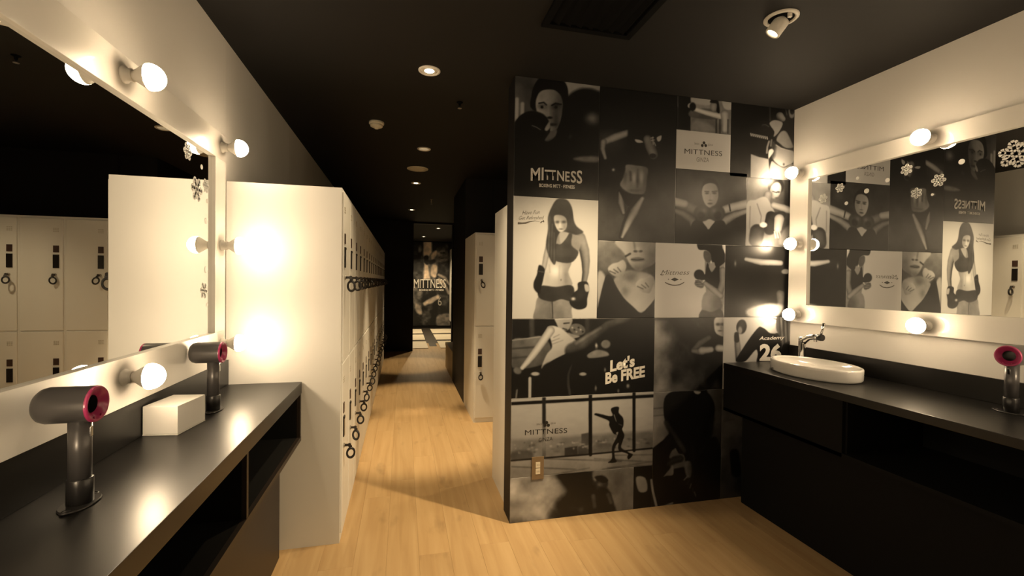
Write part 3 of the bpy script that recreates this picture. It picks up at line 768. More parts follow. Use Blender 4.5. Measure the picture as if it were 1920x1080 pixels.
# --- lean boxer in the dark
p = tile(1.08, 1.575, 1.573, CEIL); q = Z(1120, 150, 3.487)
p.grad((1190, 210), 0.06, (1190, 420), 0.22)  # ground paler downwards: partly print, partly glossy haze put into the ink
p.blob(1140, 262, 34, 26, 0.27, 0.8)  # spotlight's reflected haze painted into the ink
p.limb(q([(200,345,24),(120,372,27),(45,405,22)]), 0.58, 1.8, 0.5); p.limb(q([(40,405,20),(35,450,17),(52,510,12)]), 0.54, 1.8, 0.5)
p.poly(q([(210,310),(300,330),(420,380),(400,570),(330,600),(190,560),(200,430)]), 0.035, 3)
p.limb(q([(328,385,30),(345,430,36),(368,490,32)]), 0.46, 1.2, 0.6)
p.ell(*q([(362,495)])[0], 6, 4, 0.08)
for a, b in (((350,380),(368,375)),((352,395),(375,392)),((362,372),(366,420)),((372,405),(382,430))): p.line(q([a,b]), 0.9, 0.62)
p.poly(q([(245,388),(280,392),(300,408),(260,410)]), 0.66, 1); p.poly(q([(388,375),(420,362),(415,395),(395,402)]), 0.62, 1)
p.poly(q([(190,553),(260,558),(330,575),(325,640),(308,740),(230,748),(150,692),(168,640),(182,590)]), 0.54, 1.4, v2=0.34, ax=(q([(170,650)])[0], q([(330,650)])[0]))
p.blob(*q([(240,640)])[0], 4, 11, 0.72, 0.7); p.blob(*q([(288,640)])[0], 4, 14, 0.66, 0.7)
p.line(q([(216,600),(218,655)]), 1.2, 0.24, 2.2, 0.8); p.line(q([(264,590),(262,700)]), 1.2, 0.28, 2.2, 0.8); p.blob(*q([(180,640)])[0], 4, 14, 0.28, 0.5); p.blob(*q([(255,722)])[0], 14, 3, 0.30, 0.6)
p.limb(q([(148,735,12),(155,800,22),(172,868,12)]), 0.50, 2, 0.6); p.limb(q([(290,775,18),(235,860,34),(195,940,26),(160,1025,14)]), 0.58, 2.2, 0.75, lit=(0.3,0))
p.poly(q([(140,712),(200,742),(300,752),(262,775),(215,822),(190,812),(160,760)]), 0.10, 1.2)
p.blob(*q([(105,587)])[0], 2.5, 2.5, 0.75, 1)
p.build('photo_print', PRINT, mural, 'dark photo of a lean boxer with bare midriff')

# --- interior with outstretched arm
p = tile(1.575, 1.951, 2.250, CEIL); q = Z(1220, 170, 5.143)
p.fill(0.06); p.line([(1271, 176), (1271, 200)], 1.0, 0.45, 1.2); p.line([(1271.5, 200), (1271, 236)], 0.8, 0.25, 1.2)
p.poly(q([(385,30),(780,80),(780,440),(385,400)]), 0.52, 0.8, False, v2=0.42, ax=((1295,185),(1370,250)))
p.poly(q([(400,70),(580,85),(560,140),(420,120)]), 0.62, 1.5); p.poly(q([(690,80),(780,95),(780,180),(710,170)]), 0.66, 1)
p.poly(q([(385,190),(600,180),(640,280),(390,260)]), 0.30, 2); p.poly(q([(390,262),(630,285),(625,400),(385,385)]), 0.40, 1, False)
p.poly(q([(430,285),(560,320),(620,370),(600,395),(400,375)]), 0.50, 3)
p.limb(q([(425,178,20),(540,215,24),(680,250,28)]), 0.76, 1, 0.3); p.limb(q([(715,230,40),(720,300,36),(715,380,30)]), 0.66, 1.2, 0.4)
p.ell(*q([(610,150)])[0], 7, 11, 0.55, 1, edge=0.3); p.poly(q([(570,110),(600,75),(650,95),(665,210),(635,200),(640,130),(600,120)]), 0.10, 1)
p.ell(*q([(382,145)])[0], 5, 5, 0.60, 1); p.ell(*q([(405,155)])[0], 6, 8, 0.10, 1.2)
for x in (632, 668, 745): p.line(q([(x,280),(x,410)]), 1.1, 0.20, 0.8)
p.build('photo_print', PRINT, mural, 'photo of a person with an outstretched arm')
# --- logo card
p = tile(1.575, 1.951, 2.020, 2.250); p.fill(0.72)
p.build('logo_card', PRINT, mural, 'pale card reading MITTNESS GINZA', blur=False)
def club(cx, cy, r):
    b = MB()
    for dx, dy in ((0, -r*0.75), (-r*0.75, r*0.45), (r*0.75, r*0.45)):
        X0, Z0 = on_plane(cx+dx, cy+dy, YP-0.0008); R = r*0.0031*0.72
        b.rings([[(X0+R*math.cos(k*0.524), YP-0.0008, Z0+R*math.sin(k*0.524)) for k in range(12)]], cap0=True, cap1=False)
    b.build('club_emblem', INKD, mural)
club(1320, 271, 4.2)
lettering('card_lettering', 'MITTNESS', (1283.5, 288), (1354, 293), 9.5, INKD, mural, bold=-0.005)
lettering('card_lettering', 'GINZA', (1306, 303), (1329, 304), 8, INKM, mural, bold=-0.01)
lettering('card_lettering', 'SINCE', (1302, 271), (1311, 272), 3.6, INKM, mural, bold=-0.01)
lettering('card_lettering', '2014', (1327, 273), (1336, 274), 3.6, INKM, mural, bold=-0.01)

# --- lacing a glove
p = tile(1.951, XR, 2.000, CEIL); q = Z(1395, 190, 7.45)
p.grad((1375, 240), 0.09, (1375, 320), 0.17); p.line([(1405, 190), (1405, 330)], 0.8, 0.14)
p.poly([(1406,190),(1500,198),(1500,340),(1406,332)], 0.06, 1, False)
p.line(q([(362,50),(365,260)]), 2.2, 0.26, 2); p.poly(q([(620,85),(720,90),(700,220),(640,225)]), 0.50, 1.5); p.ell(*q([(672,140)])[0], 4, 6, 0.16); p.line(q([(575,80),(600,190)]), 1.3, 0.34)
p.limb(q([(500,205,58),(540,245,42)]), 0.55, 1, 0.35, lit=(0.3,-0.2))
p.poly(q([(355,310),(430,260),(540,300),(500,410),(430,490),(405,480),(420,420)]), 0.60, 1)
p.poly(q([(500,440),(560,410),(610,450),(680,600),(680,650),(590,660),(510,600),(450,540)]), 0.56, 1.5, v2=0.44, ax=(q([(500,500)])[0], q([(680,650)])[0]))
p.poly(q([(420,560),(520,640),(660,680),(700,720),(690,850),(600,900),(540,915),(460,870),(400,800),(390,680)]), 0.58, 1.3, v2=0.70, ax=(q([(500,640)])[0], q([(520,900)])[0]))
p.poly(q([(400,570),(440,590),(430,760),(385,800),(380,650)]), 0.26, 3)
p.line(q([(430,570),(500,630),(590,665),(660,670)]), 1.7, 0.16, 1); p.line(q([(450,610),(520,655),(640,690)]), 0.7, 0.72, 0.7); p.ell(*q([(555,880)])[0], 1.8, 2.2, 0.28)
p.poly(q([(90,480),(330,540),(300,640),(330,800),(80,740)]), 0.11, 1.5); p.poly(q([(180,420),(260,330),(350,350),(420,430),(390,520),(330,500)]), 0.12, 1.5)
p.line(q([(255,330),(300,325),(350,355)]), 1, 0.34, 1)
for k in range(9):
    x = 95+k*28; y = 462+k*6; p.line(q([(x,y-12),(x+8,y+16)]), 1.3, 0.62, 0.8)
p.line(q([(350,560),(325,640),(320,720)]), 1.8, 0.50, 1); p.line(q([(385,540),(375,620)]), 1.8, 0.42, 1)
p.poly(q([(345,690),(390,665),(415,700),(370,770),(342,800)]), 0.82, 1)
p.poly(q([(95,735),(220,780),(345,805),(360,1080),(90,1080)]), 0.60, 1, False); p.poly(q([(380,840),(470,890),(560,925),(690,880),(720,1080),(380,1080)]), 0.58, 1.2)
p.build('photo_print', PRINT, mural, 'photo of a bare-midriff boxer lacing a glove')

# --- boxer facing front with gloves at the chest
p = tile(1.575, 2.075, 1.573, 2.020); q = Z(1220, 320, 3.857)
p.grad((1240, 340), 0.22, (1240, 455), 0.13)
p.ell(*q([(432,150)])[0], 17, 24, 0.08, 2)
p.limb(q([(160,225,34),(260,255,34),(330,285,36)]), 0.40, 1.2, 0.4); p.limb(q([(150,220,32),(245,240,28)]), 0.64, 1.1, 0.3)
p.limb(q([(700,240,34),(600,262,32),(540,280,30)]), 0.62, 1.2, 0.35)
p.limb(q([(150,280,18),(230,310,24),(300,360,30),(300,400,14)]), 0.46, 1.3, 0.5); p.limb(q([(700,290,18),(610,320,26),(540,360,32),(520,405,14)]), 0.50, 1.3, 0.5)
p.poly(q([(290,410),(330,360),(420,380),(510,360),(545,400),(560,540),(280,540)]), 0.055, 1.4)
p.poly(q([(375,365),(420,350),(465,362),(440,400),(418,426),(400,405)]), 0.66, 1)
p.poly(q([(370,150),(385,105),(430,88),(475,105),(490,160),(485,210),(460,255),(430,268),(400,250),(378,205)]), 0.60, 1, v2=0.42, ax=(q([(380,180)])[0], q([(500,180)])[0]))
p.line(q([(392,150),(420,152)]), 0.9, 0.16); p.line(q([(445,152),(480,148)]), 0.9, 0.14); p.ell(*q([(407,164)])[0], 3.4, 1.6, 0.14); p.ell(*q([(461,163)])[0], 3.6, 1.6, 0.12)
p.line(q([(432,165),(430,205)]), 0.8, 0.44, 1); p.ell(*q([(432,214)])[0], 3, 1.1, 0.25); p.ell(*q([(429,238)])[0], 4.6, 1.7, 0.22, 0.8)
for cx, s_ in ((372, 1), (478, -1)):
    p.ell(*q([(cx,308)])[0], 15.5, 15, 0.26, 1.5, edge=0.3); p.ell(*q([(cx-s_*6,322)])[0], 6, 6.5, 0.08, 2.5); p.blob(*q([(cx+s_*18,290)])[0], 5, 5, 0.42, 0.7)
p.line(q([(568,245),(576,290)]), 1.3, 0.10)
p.build('photo_print', PRINT, mural, 'photo of a boxer facing front with both gloves at the chest')

# --- seated boxer in a pale shirt
p = tile(2.075, XR, 1.573, 2.000)
p.grad((1402, 380), 0.52, (1490, 380), 0.26)
for x in (1473, 1480): p.line([(x, 330), (x, 395)], 2.2, 0.16, 2)
p.ell(1455, 349, 15, 15, 0.10, 1.5); p.ell(1454, 357, 10.5, 16, 0.76, 1, rot=0.3, edge=0.25)
p.line([(1449, 359), (1456, 361)], 0.9, 0.18); p.ell(1459, 360, 2.8, 1.3, 0.12); p.ell(1456, 371, 3, 1.2, 0.30); p.blob(1446, 364, 4, 8, 0.30, 0.6)
p.limb([(1440, 365, 7), (1436, 380, 9)], 0.60, 1.2, 0.4)
p.poly(q([(690,250),(760,210),(830,190),(880,265),(900,330),(850,430),(760,480),(720,545),(685,530)]), 0.70, 1.2, v2=0.52, ax=(q([(720,250)])[0], q([(800,500)])[0]))
p.line(q([(770,240),(800,330),(790,420)]), 0.8, 0.46, 1); p.line(q([(720,260),(715,420)]), 0.8, 0.48, 1.2)
p.limb(q([(890,250,22),(960,270,26),(1040,300,22)]), 0.74, 1, 0.35)
p.limb(q([(870,330,36),(860,420,44)]), 0.20, 1.2, 0.4); p.limb(q([(950,320,26),(880,330,24)]), 0.22, 1.2, 0.3)
p.limb(q([(770,440,52),(760,500,50)]), 0.28, 1.4, 0.4); p.limb(q([(930,350,36),(920,420,28)]), 0.80, 1, 0.3); p.ell(*q([(815,392)])[0], 7, 5, 0.85, 1)
for k in range(3): p.line(q([(895+k*18,440),(905+k*18,485)]), 1.2, 0.66, 0.8)
p.poly(q([(960,430),(1040,380),(1040,540),(930,530)]), 0.45, 2)
p.build('photo_print', PRINT, mural, 'photo of a seated boxer in a pale shirt')

# --- standing boxer with gloves lowered
p = tile(XP, 1.08, 1.127, 1.800); q = Z(950, 360, 4.32)
p.fill(0.71); p.blob(1020, 470, 60, 120, 0.77, 0.9)
p.limb(q([(345,430,26),(322,520,24),(300,620,18)]), 0.62, 1, 0.4)
p.limb(q([(590,375,50),(628,470,40),(640,560,34),(640,650,26),(625,740,20)]), 0.50, 1.1, 0.45, lit=(0.3,0))
p.poly(q([(340,530),(385,545),(520,565),(498,650),(522,765),(275,770),(292,700),(325,620)]), 0.70, 1, v2=0.52, ax=(q([(330,650)])[0], q([(520,650)])[0]))
p.blob(*q([(395,640)])[0], 12, 13, 0.92, 0.7); p.line(q([(428,600),(425,745)]), 0.8, 0.58, 2.2, 0.7); p.blob(*q([(330,700)])[0], 5, 12, 0.62, 0.5); p.ell(*q([(440,712)])[0], 1, 1.6, 0.34, 0.8); p.line(q([(345,590),(350,650)]), 0.8, 0.56, 2, 0.6); p.blob(*q([(480,690)])[0], 5, 14, 0.42, 0.6)
p.poly(q([(258,850),(360,880),(372,1035),(222,1035),(232,940)]), 0.50, 1, v2=0.38, ax=(q([(240,950)])[0], q([(370,950)])[0])); p.poly(q([(370,880),(522,870),(525,960),(520,1035),(380,1035)]), 0.47, 1)
p.line(q([(368,885),(374,1035)]), 1.1, 0.24)
p.poly(q([(274,762),(400,768),(522,755),(548,810),(520,882),(440,868),(362,888),(258,852)]), 0.20, 1)
p.poly(q([(395,320),(470,300),(540,340),(600,370),(585,480),(520,575),(390,548),(350,470)]), 0.50, 1)
p.poly(q([(400,420),(440,420),(500,340),(530,345),(525,430),(582,492),(518,572),(385,552),(352,470)]), 0.25, 1)
p.poly(q([(365,120),(400,65),(440,52),(492,66),(528,125),(545,230),(570,280),(622,325),(560,345),(500,330),(430,330),(400,420),(402,540),(385,590),(345,530),(318,430),(335,300),(335,200)]), 0.22, 1)
p.poly(q([(385,195),(430,185),(475,205),(490,250),(478,300),(445,325),(415,310),(390,260)]), 0.56, 1, v2=0.74, ax=(q([(480,230)])[0], q([(420,300)])[0]))
p.poly(q([(430,330),(480,325),(500,345),(440,418)]), 0.60, 1); p.blob(*q([(412,243)])[0], 4.5, 2.6, 0.26, 0.9); p.blob(*q([(463,243)])[0], 4.5, 2.6, 0.24, 0.9); p.ell(*q([(440,300)])[0], 3.6, 1.2, 0.32, 1); p.blob(*q([(470,285)])[0], 4, 8, 0.44, 0.6); p.blob(*q([(432,262)])[0], 2, 6, 0.85, 0.6)
for a in ((350,200,335,480),(370,260,360,540),(385,330,385,580),(345,330,340,500)): p.line(q([a[:2],a[2:]]), 0.8, 0.36, 1.2, 0.7)
p.poly(q([(262,592),(308,622),(300,690),(275,790),(262,825),(222,785),(220,730),(245,670)]), 0.13, 1); p.line(q([(250,640),(300,650)]), 0.8, 0.30)
p.poly(q([(580,735),(650,728),(668,790),(652,860),(645,930),(590,952),(535,935),(508,885),(540,820),(575,790)]), 0.12, 1); p.blob(*q([(540,865)])[0], 4, 3, 0.78, 1); p.poly(q([(630,750),(660,755),(668,800),(640,805)]), 0.60, 1); p.blob(*q([(600,840)])[0], 9, 9, 0.20, 0.8)
p.build('photo_print', PRINT, mural, 'photo of a long-haired boxer standing with gloves lowered')
lettering('script_lettering', 'Have Fun', (979, 402.5), (1011, 401), 7.5, INKM, mural, shear=0.35, bold=-0.012)
lettering('script_lettering', 'Get Refreshed', (972, 412), (1018, 411), 7, INKM, mural, shear=0.35, bold=-0.012)
def stroke(name, pts, material):
    b = MB(); n = len(pts); rr = []
    for i, (x, y, wd) in enumerate(pts):
        X0, Z0 = on_plane(x, y-wd, YP-0.0008); X1, Z1 = on_plane(x, y+wd, YP-0.0008)
        rr.append([(X0, YP-0.0008, Z0), (X1, YP-0.0008, Z1)])
    b.rings(rr, closed_v=False, cap0=False, cap1=False, smooth=False)
    return b.build(name, material, mural)
stroke('flourish', [(971, 418.5, 2.2), (979, 418.5, 1.4), (986, 418, 1.6), (994, 415.5, 0.9), (1003, 414, 0.5), (1012, 415, 0.2)], INKM)
stroke('flourish', [(1013, 417.5, 0.4), (1015, 416.5, 1.6), (1017, 415, 0.6), (1019, 414.5, 2.2), (1020.5, 415.5, 1.2)], INKM)

# --- fists in front of a chin
p = tile(1.08, 1.450, 1.127, 1.573)
p.fill(0.22); p.blob(1200, 520, 60, 40, 0.34, 0.6)
p.poly(q([(740,395),(830,395),(930,430),(985,520),(960,600),(880,640),(800,650),(740,630)]), 0.46, 2, v2=0.30, ax=(q([(800,420)])[0], q([(850,640)])[0]))
p.poly(q([(885,390),(1210,395),(1210,560),(1120,620),(1060,640),(1000,590),(955,500)]), 0.60, 1.5, v2=0.46, ax=(q([(960,450)])[0], q([(1180,560)])[0]))
p.poly(q([(740,650),(800,690),(760,850),(738,930)]), 0.56, 2)
p.poly(q([(860,720),(960,640),(1060,640),(1190,690),(1200,870),(1090,978),(1000,920),(910,820)]), 0.52, 2, v2=0.64, ax=(q([(960,700)])[0], q([(1100,950)])[0]))
p.blob(*q([(1000,690)])[0], 16, 10, 0.28, 0.7); p.blob(*q([(1090,620)])[0], 18, 8, 0.30, 0.6); p.blob(*q([(960,800)])[0], 8, 14, 0.34, 0.5)
p.line(q([(1030,400),(1040,460)]), 1.5, 0.40, 2); p.ell(*q([(1045,480)])[0], 4, 2.2, 0.20, 1); p.ell(*q([(1085,480)])[0], 3.6, 2.2, 0.22, 1); p.blob(*q([(1062,460)])[0], 5, 5, 0.70, 0.5)
p.ell(*q([(1060,548)])[0], 13, 4.6, 0.34, 1); p.line(q([(1012,546),(1060,552),(1108,544)]), 0.9, 0.12); p.blob(*q([(1062,566)])[0], 7, 2, 0.52, 0.6)
for ox, oy in ((0,0),(225,125)):
    p.poly(q([(820+ox,625+oy),(850+ox,585+oy),(900+ox,570+oy),(945+ox,550+oy),(970+ox,600+oy),(950+ox,660+oy),(925+ox,695+oy),(860+ox,675+oy)]), 0.62, 1.2, v2=0.46, ax=(q([(850+ox,580+oy)])[0], q([(950+ox,680+oy)])[0]))
    for k in range(3): p.line(q([(835+ox+k*32,640+oy-k*14),(880+ox+k*22,660+oy-k*8)]), 0.9, 0.26, 0.9)
p.poly(q([(800,690),(850,690),(885,760),(950,860),(1030,935),(1090,982),(1150,930),(1215,870),(1215,1040),(735,1040),(735,960)]), 0.10, 1.2)
p.line(q([(965,520),(1000,500)]), 1.6, 0.12, 1.4)
p.build('photo_print', PRINT, mural, 'close photo of clenched fists below a chin')

# --- script logo card with boxer in a tank top
p = tile(1.450, 1.928, 1.127, 1.573); q = Z(1220, 320, 3.857)
p.fill(0.80)
p.poly(q([(520,670),(545,650),(548,930),(505,940)]), 0.50, 1)
p.poly(q([(395,600),(430,650),(440,720),(490,660),(540,640),(545,900),(520,1060),(365,1070),(370,1000),(400,900),(395,800)]), 0.52, 1)
p.poly(q([(335,530),(345,505),(500,505),(520,560),(548,640),(500,690),(470,690),(440,650),(430,600),(400,575),(350,570)]), 0.055, 1)
p.poly(q([(388,580),(425,590),(440,640),(420,665),(398,655),(382,620)]), 0.32, 1)
p.poly(q([(412,668),(438,735),(470,700),(492,655),(500,740),(500,850),(440,830),(395,800),(400,720)]), 0.07, 1); p.poly(q([(420,690),(440,725),(465,690),(455,660)]), 0.58, 1)
p.limb(q([(520,720,24),(522,800,24),(500,880,24)]), 0.50, 1, 0.4); p.limb(q([(395,815,16),(440,850,22),(505,905,22)]), 0.58, 1, 0.4)
p.ell(*q([(350,752)])[0], 9.5, 9.5, 0.07, 1); p.limb(q([(370,770,22),(400,770,18)]), 0.08, 1, 0.2)
p.limb(q([(340,815,22),(365,830,20)]), 0.52, 1, 0.4)
for k in range(4): p.line(q([(325+k*4,795+k*14),(375,800+k*13)]), 0.7, 0.22, 0.7)
p.poly(q([(395,880),(505,930),(500,1015),(375,1010)]), 0.54, 1.2, v2=0.36, ax=(q([(410,950)])[0], q([(500,960)])[0]))
p.poly(q([(370,1010),(440,1022),(500,1000),(528,1040),(530,1075),(360,1075)]), 0.30, 1)
p.build('photo_print', PRINT, mural, 'pale photo card with script logo and a boxer in a tank top')
lettering('script_lettering', 'Mittness', (1239, 515.5), (1291, 515), 9, INKM, mural, shear=0.45, bold=-0.008)
stroke('flourish', [(1238, 514.5, 1.0), (1241, 515.7, 0.7), (1245, 514.8, 0.5)], INKM)
stroke('diamond_emblem', [(1257.5, 524, 0.05), (1265, 524, 3.4), (1273, 524, 0.05)], INKD)
stroke('flourish', [(1252.6, 523.5, 0.9), (1254.6, 523.5, 0.9)], INKM); stroke('flourish', [(1275.6, 523.8, 0.9), (1277.6, 523.8, 0.9)], INKM)
stroke('arc_lettering', [(1247, 529.5, 1.0), (1253, 532.5, 1.1), (1260, 534.5, 1.1), (1266, 535, 1.0), (1274, 534, 1.1), (1280, 531, 1.1), (1283, 529, 0.8)], INKM)

# --- dark punching arm
p = tile(1.928, XR, 1.127, 1.573)
p.fill(0.12); p.blob(1385, 490, 20, 10, 0.20, 0.6)
p.poly(q([(900,560),(1060,550),(1060,1060),(960,1060),(905,860)]), 0.07, 2)
p.limb(q([(690,640,14),(800,662,24),(940,668,20)]), 0.66, 1.2, 0.35); p.ell(*q([(975,730)])[0], 8, 5, 0.55, 1.2); p.limb(q([(940,890,34),(940,970,26)]), 0.38, 2, 0.5)
p.blob(*q([(612,672)])[0], 2, 5, 0.6, 0.8); p.poly(q([(925,760),(1010,760),(1010,870),(920,850)]), 0.04, 1)
p.poly(q([(700,1000),(860,960),(960,985),(900,1060),(720,1060)]), 0.62, 3)  # soft glow painted into the ink along the lower edge
p.build('photo_print', PRINT, mural, 'dark photo of a punching arm')

# --- high kick beside the bar
p = tile(XP, 1.452, 0.690, 1.127); q = Z(950, 580, 5.683)
p.fill(0.10)
for x in (270, 860): p.line(q([(x,100),(x,290)]), 5, 0.24, 3)
p.poly(q([(60,330),(220,310),(370,285),(470,400),(400,580),(60,620)]), 0.40, 1.5, v2=0.28, ax=(q([(200,320)])[0], q([(200,600)])[0]))
p.line(q([(60,420),(330,400)]), 1.5, 0.22, 1.5); p.line(q([(60,520),(280,500)]), 1.5, 0.22, 1.5); p.line(q([(60,330),(360,292)]), 1.0, 0.55)
p.poly(q([(430,170),(500,110),(530,190),(480,220)]), 0.10, 1.2)
p.poly(q([(520,90),(690,95),(690,160),(660,215),(620,225),(560,205),(530,150)]), 0.62, 1.2, v2=0.50, ax=(q([(540,120)])[0], q([(680,180)])[0])); p.line(q([(610,150),(665,145)]), 1.2, 0.20); p.line(q([(600,205),(640,215)]), 1.2, 0.24)
p.ell(*q([(755,215)])[0], 15, 11, 0.36, 1, rot=0.3); 
for k in range(6): p.ell(*q([(700+k*22,195+(k%3)*22)])[0], 1.6, 1.4, 0.12 if k % 2 else 0.6, 0.8)
p.poly(q([(650,250),(730,270),(780,290),(700,310)]), 0.50, 1.2)
p.poly(q([(430,200),(500,175),(600,215),(680,285),(740,350),(620,480),(500,540),(370,640),(420,490),(480,410),(470,330)]), 0.72, 1.3, v2=0.58, ax=(q([(480,250)])[0], q([(640,460)])[0]))
for a in (((480,340),(560,310)),((490,370),(600,330)),((500,300),(560,270))): p.line(q(a), 0.7, 0.50, 1)
p.limb(q([(465,225,46),(400,320,44),(330,420,40),(230,550,32),(165,625,24)]), 0.72, 1.2, 0.35)
p.ell(*q([(115,655)])[0], 8, 6, 0.36, 1.2, rot=0.4)
p.limb(q([(700,440,80),(820,395,86),(960,290,74),(1080,190,66),(1300,110,62)]), 0.30, 2.5, 0.55, lit=(-0.4,-0.5))
p.limb(q([(740,360,26),(860,280,24),(1000,200,20)]), 0.44, 3, 0.3, 0.7)
p.poly(q([(370,640),(500,545),(640,480),(740,500),(840,480),(860,520),(860,960),(360,960)]), 0.055, 2)
p.limb(q([(690,590,14),(640,700,34),(640,800,36),(670,930,26)]), 0.24, 2.5, 0.7, lit=(0.6,0))
p.poly(q([(860,480),(960,430),(1060,450),(1090,490),(1000,510),(880,520)]), 0.40, 1.5); p.ell(*q([(1055,370)])[0], 9, 8, 0.42, 1.6); p.blob(*q([(955,385)])[0], 3, 5, 0.75, 0.9)
p.ell(*q([(305,688)])[0], 8, 3.6, 0.62, 1); p.ell(*q([(812,690)])[0], 7, 3.4, 0.55, 1); p.line(q([(248,735),(246,945)]), 2.8, 0.64); p.line(q([(110,860),(100,950)]), 1.6, 0.45, 1.3); p.line(q([(845,740),(850,900)]), 2, 0.14, 2)
p.blob(*q([(1048,645)])[0], 2, 4, 0.5, 0.9); p.blob(*q([(1292,815)])[0], 3, 4, 0.55, 0.9); p.blob(*q([(950,840)])[0], 2, 5, 0.5, 0.8); p.blob(*q([(1190,870)])[0], 2, 4, 0.45, 0.8)
p.build('photo_print', PRINT, mural, 'photo of a high kick beside bar stools')
lettering('slogan_lettering', "Let's", (1144, 698), (1190, 687), 23, INKL, mural, bold=0.04)
lettering('slogan_lettering', 'Be FREE', (1135, 721), (1209, 707), 22, INKL, mural, bold=0.04)

# --- boxer in smoke
p = tile(1.452, 1.925, 0.685, 1.127); q = Z(1220, 560, 5.4)
p.grad((1232, 660), 0.52, (1285, 650), 0.14)
p.blob(*q([(110,330)])[0], 12, 20, 0.58, 0.7); p.blob(*q([(220,300)])[0], 18, 14, 0.24, 0.7); p.blob(*q([(330,480)])[0], 14, 16, 0.26, 0.5); p.blob(*q([(130,700)])[0], 12, 18, 0.50, 0.7); p.blob(*q([(250,780)])[0], 10, 20, 0.16, 0.8)
p.noise(0.12, 9, 9, 5); p.poly(q([(40,180),(740,180),(740,215),(40,215)]), 0.18, 3, False, 0.7)
p.poly(q([(500,400),(600,360),(750,370),(750,640),(580,640),(560,480)]), 0.09, 2)
p.limb(q([(590,395,30),(500,450,36),(430,520,26)]), 0.34, 2, 0.5); p.limb(q([(430,530,24),(520,540,36)]), 0.40, 2, 0.4); p.limb(q([(520,525,40),(610,515,32)]), 0.62, 2, 0.4); p.limb(q([(690,500,40),(740,505,38)]), 0.68, 2, 0.4)
p.poly(q([(640,230),(660,190),(700,180),(750,190),(750,370),(690,370),(650,330)]), 0.74, 1.1, v2=0.50, ax=(q([(660,260)])[0], q([(760,280)])[0]))
p.blob(*q([(682,260)])[0], 4, 2.6, 0.16, 0.9); p.blob(*q([(726,260)])[0], 4, 2.6, 0.16, 0.9); p.blob(*q([(714,295)])[0], 1.6, 4, 0.40, 0.7); p.ell(*q([(704,325)])[0], 3.4, 1.1, 0.26, 1); p.blob(*q([(745,300)])[0], 4, 12, 0.34, 0.6)
p.build('photo_print', PRINT, mural, 'photo of a boxer emerging from smoke')

# --- numbered sports shirt
p = tile(1.925, XR, 0.685, 1.127); p.fill(0.70)
p.ell(*q([(920,285)])[0], 9.5, 13.5, 0.28, 1, rot=0.15, edge=0.4); p.ell(*q([(905,320)])[0], 4, 7, 0.56, 1.2)
p.limb(q([(870,380,22),(880,480,30),(890,610,30)]), 0.48, 1.2, 0.4, lit=(0.3,0)); p.limb(q([(870,360,22),(872,420,24)]), 0.20, 1.2, 0.3)
p.poly(q([(1095,290),(1150,300),(1210,350),(1290,350),(1330,420),(1340,680),(1090,680),(1085,560),(1060,520),(960,630),(870,640),(880,590),(990,420)]), 0.085, 1)
p.poly(q([(1150,250),(1200,170),(1270,180),(1275,340),(1215,345),(1150,300),(1110,280)]), 0.76, 1.2, v2=0.58, ax=(q([(1150,260)])[0], q([(1280,300)])[0])); p.poly(q([(1210,170),(1310,175),(1280,240),(1240,240)]), 0.72, 1); p.line(q([(1245,200),(1275,210)]), 1, 0.30)
p.poly(q([(1290,150),(1410,150),(1425,500),(1330,560),(1310,400),(1270,300)]), 0.30, 1.3)
for k in range(6): p.line(q([(1300+k*20,170),(1320+k*18,480)]), 0.9, 0.46 if k % 2 else 0.20, 1.2)
p.poly(q([(1340,470),(1450,450),(1450,680),(1340,640)]), 0.07, 1)
p.build('photo_print', PRINT, mural, 'photo of a long-haired person in a shirt numbered 26')
lettering('shirt_lettering', 'Academy', (1422.5, 640), (1469, 638), 9, INKL, mural, shear=0.35, bold=0.01)
lettering('shirt_lettering', '26', (1424, 677), (1465, 677), 33, INKL, mural, bold=0.045)

# --- rooftop windows with a shadow boxer
p = tile(XP, 1.452, 0.250, 0.690); q = Z(940, 730, 4.0)
p.grad((1080, 765), 0.67, (1080, 850), 0.57)
p.poly(q([(70,380),(330,365),(600,345),(1150,310),(1150,470),(660,490),(70,545)]), 0.46, 4, False)
p.noise(0.012, 16, 40, 8)
p.poly(q([(600,335),(655,325),(655,490),(575,490),(575,430),(600,425)]), 0.30, 1, False); p.poly(q([(475,440),(570,425),(572,490),(475,500)]), 0.26, 1, False); p.poly(q([(80,470),(220,460),(230,520),(80,535)]), 0.30, 3); p.poly(q([(690,420),(820,405),(820,470),(690,485)]), 0.36, 2); p.poly(q([(1020,340),(1130,330),(1130,440),(1020,455)]), 0.44, 2)
rs = np.random.RandomState(4)
for k in range(60):
    x = rs.uniform(90, 1130); y = rs.uniform(400, 480)-(x-90)*0.04; p.ell(*q([(x,y)])[0], rs.uniform(1,4), rs.uniform(0.8,2), rs.choice([0.34,0.62,0.26,0.7]), 1.2, alpha=0.6)
p.poly(q([(70,540),(660,490),(1150,450),(1150,600),(660,625),(70,690)]), 0.56, 1, False, v2=0.48, ax=(q([(300,540)])[0], q([(320,680)])[0]))
for a, b in (((80,580),(560,600)),((330,520),(900,540)),((700,520),(1130,545)),((800,590),(1130,570)),((340,650),(660,590)),((840,495),(1130,490)),((760,600),(1140,540))): p.line(q([a,b]), 1.1, 0.34, 1.2, 0.8)
p.line(q([(75,535),(660,488),(1145,440)]), 1.4, 0.12)
p.poly(q([(75,0),(1150,0),(1150,35),(75,85)]), 0.10, 0.8, False)
p.poly(q([(75,72),(1150,15),(1150,35),(75,95)]), 0.66, 0.8, False); p.poly(q([(75,96),(1150,38),(1150,60),(75,120)]), 0.09, 0.8, False)
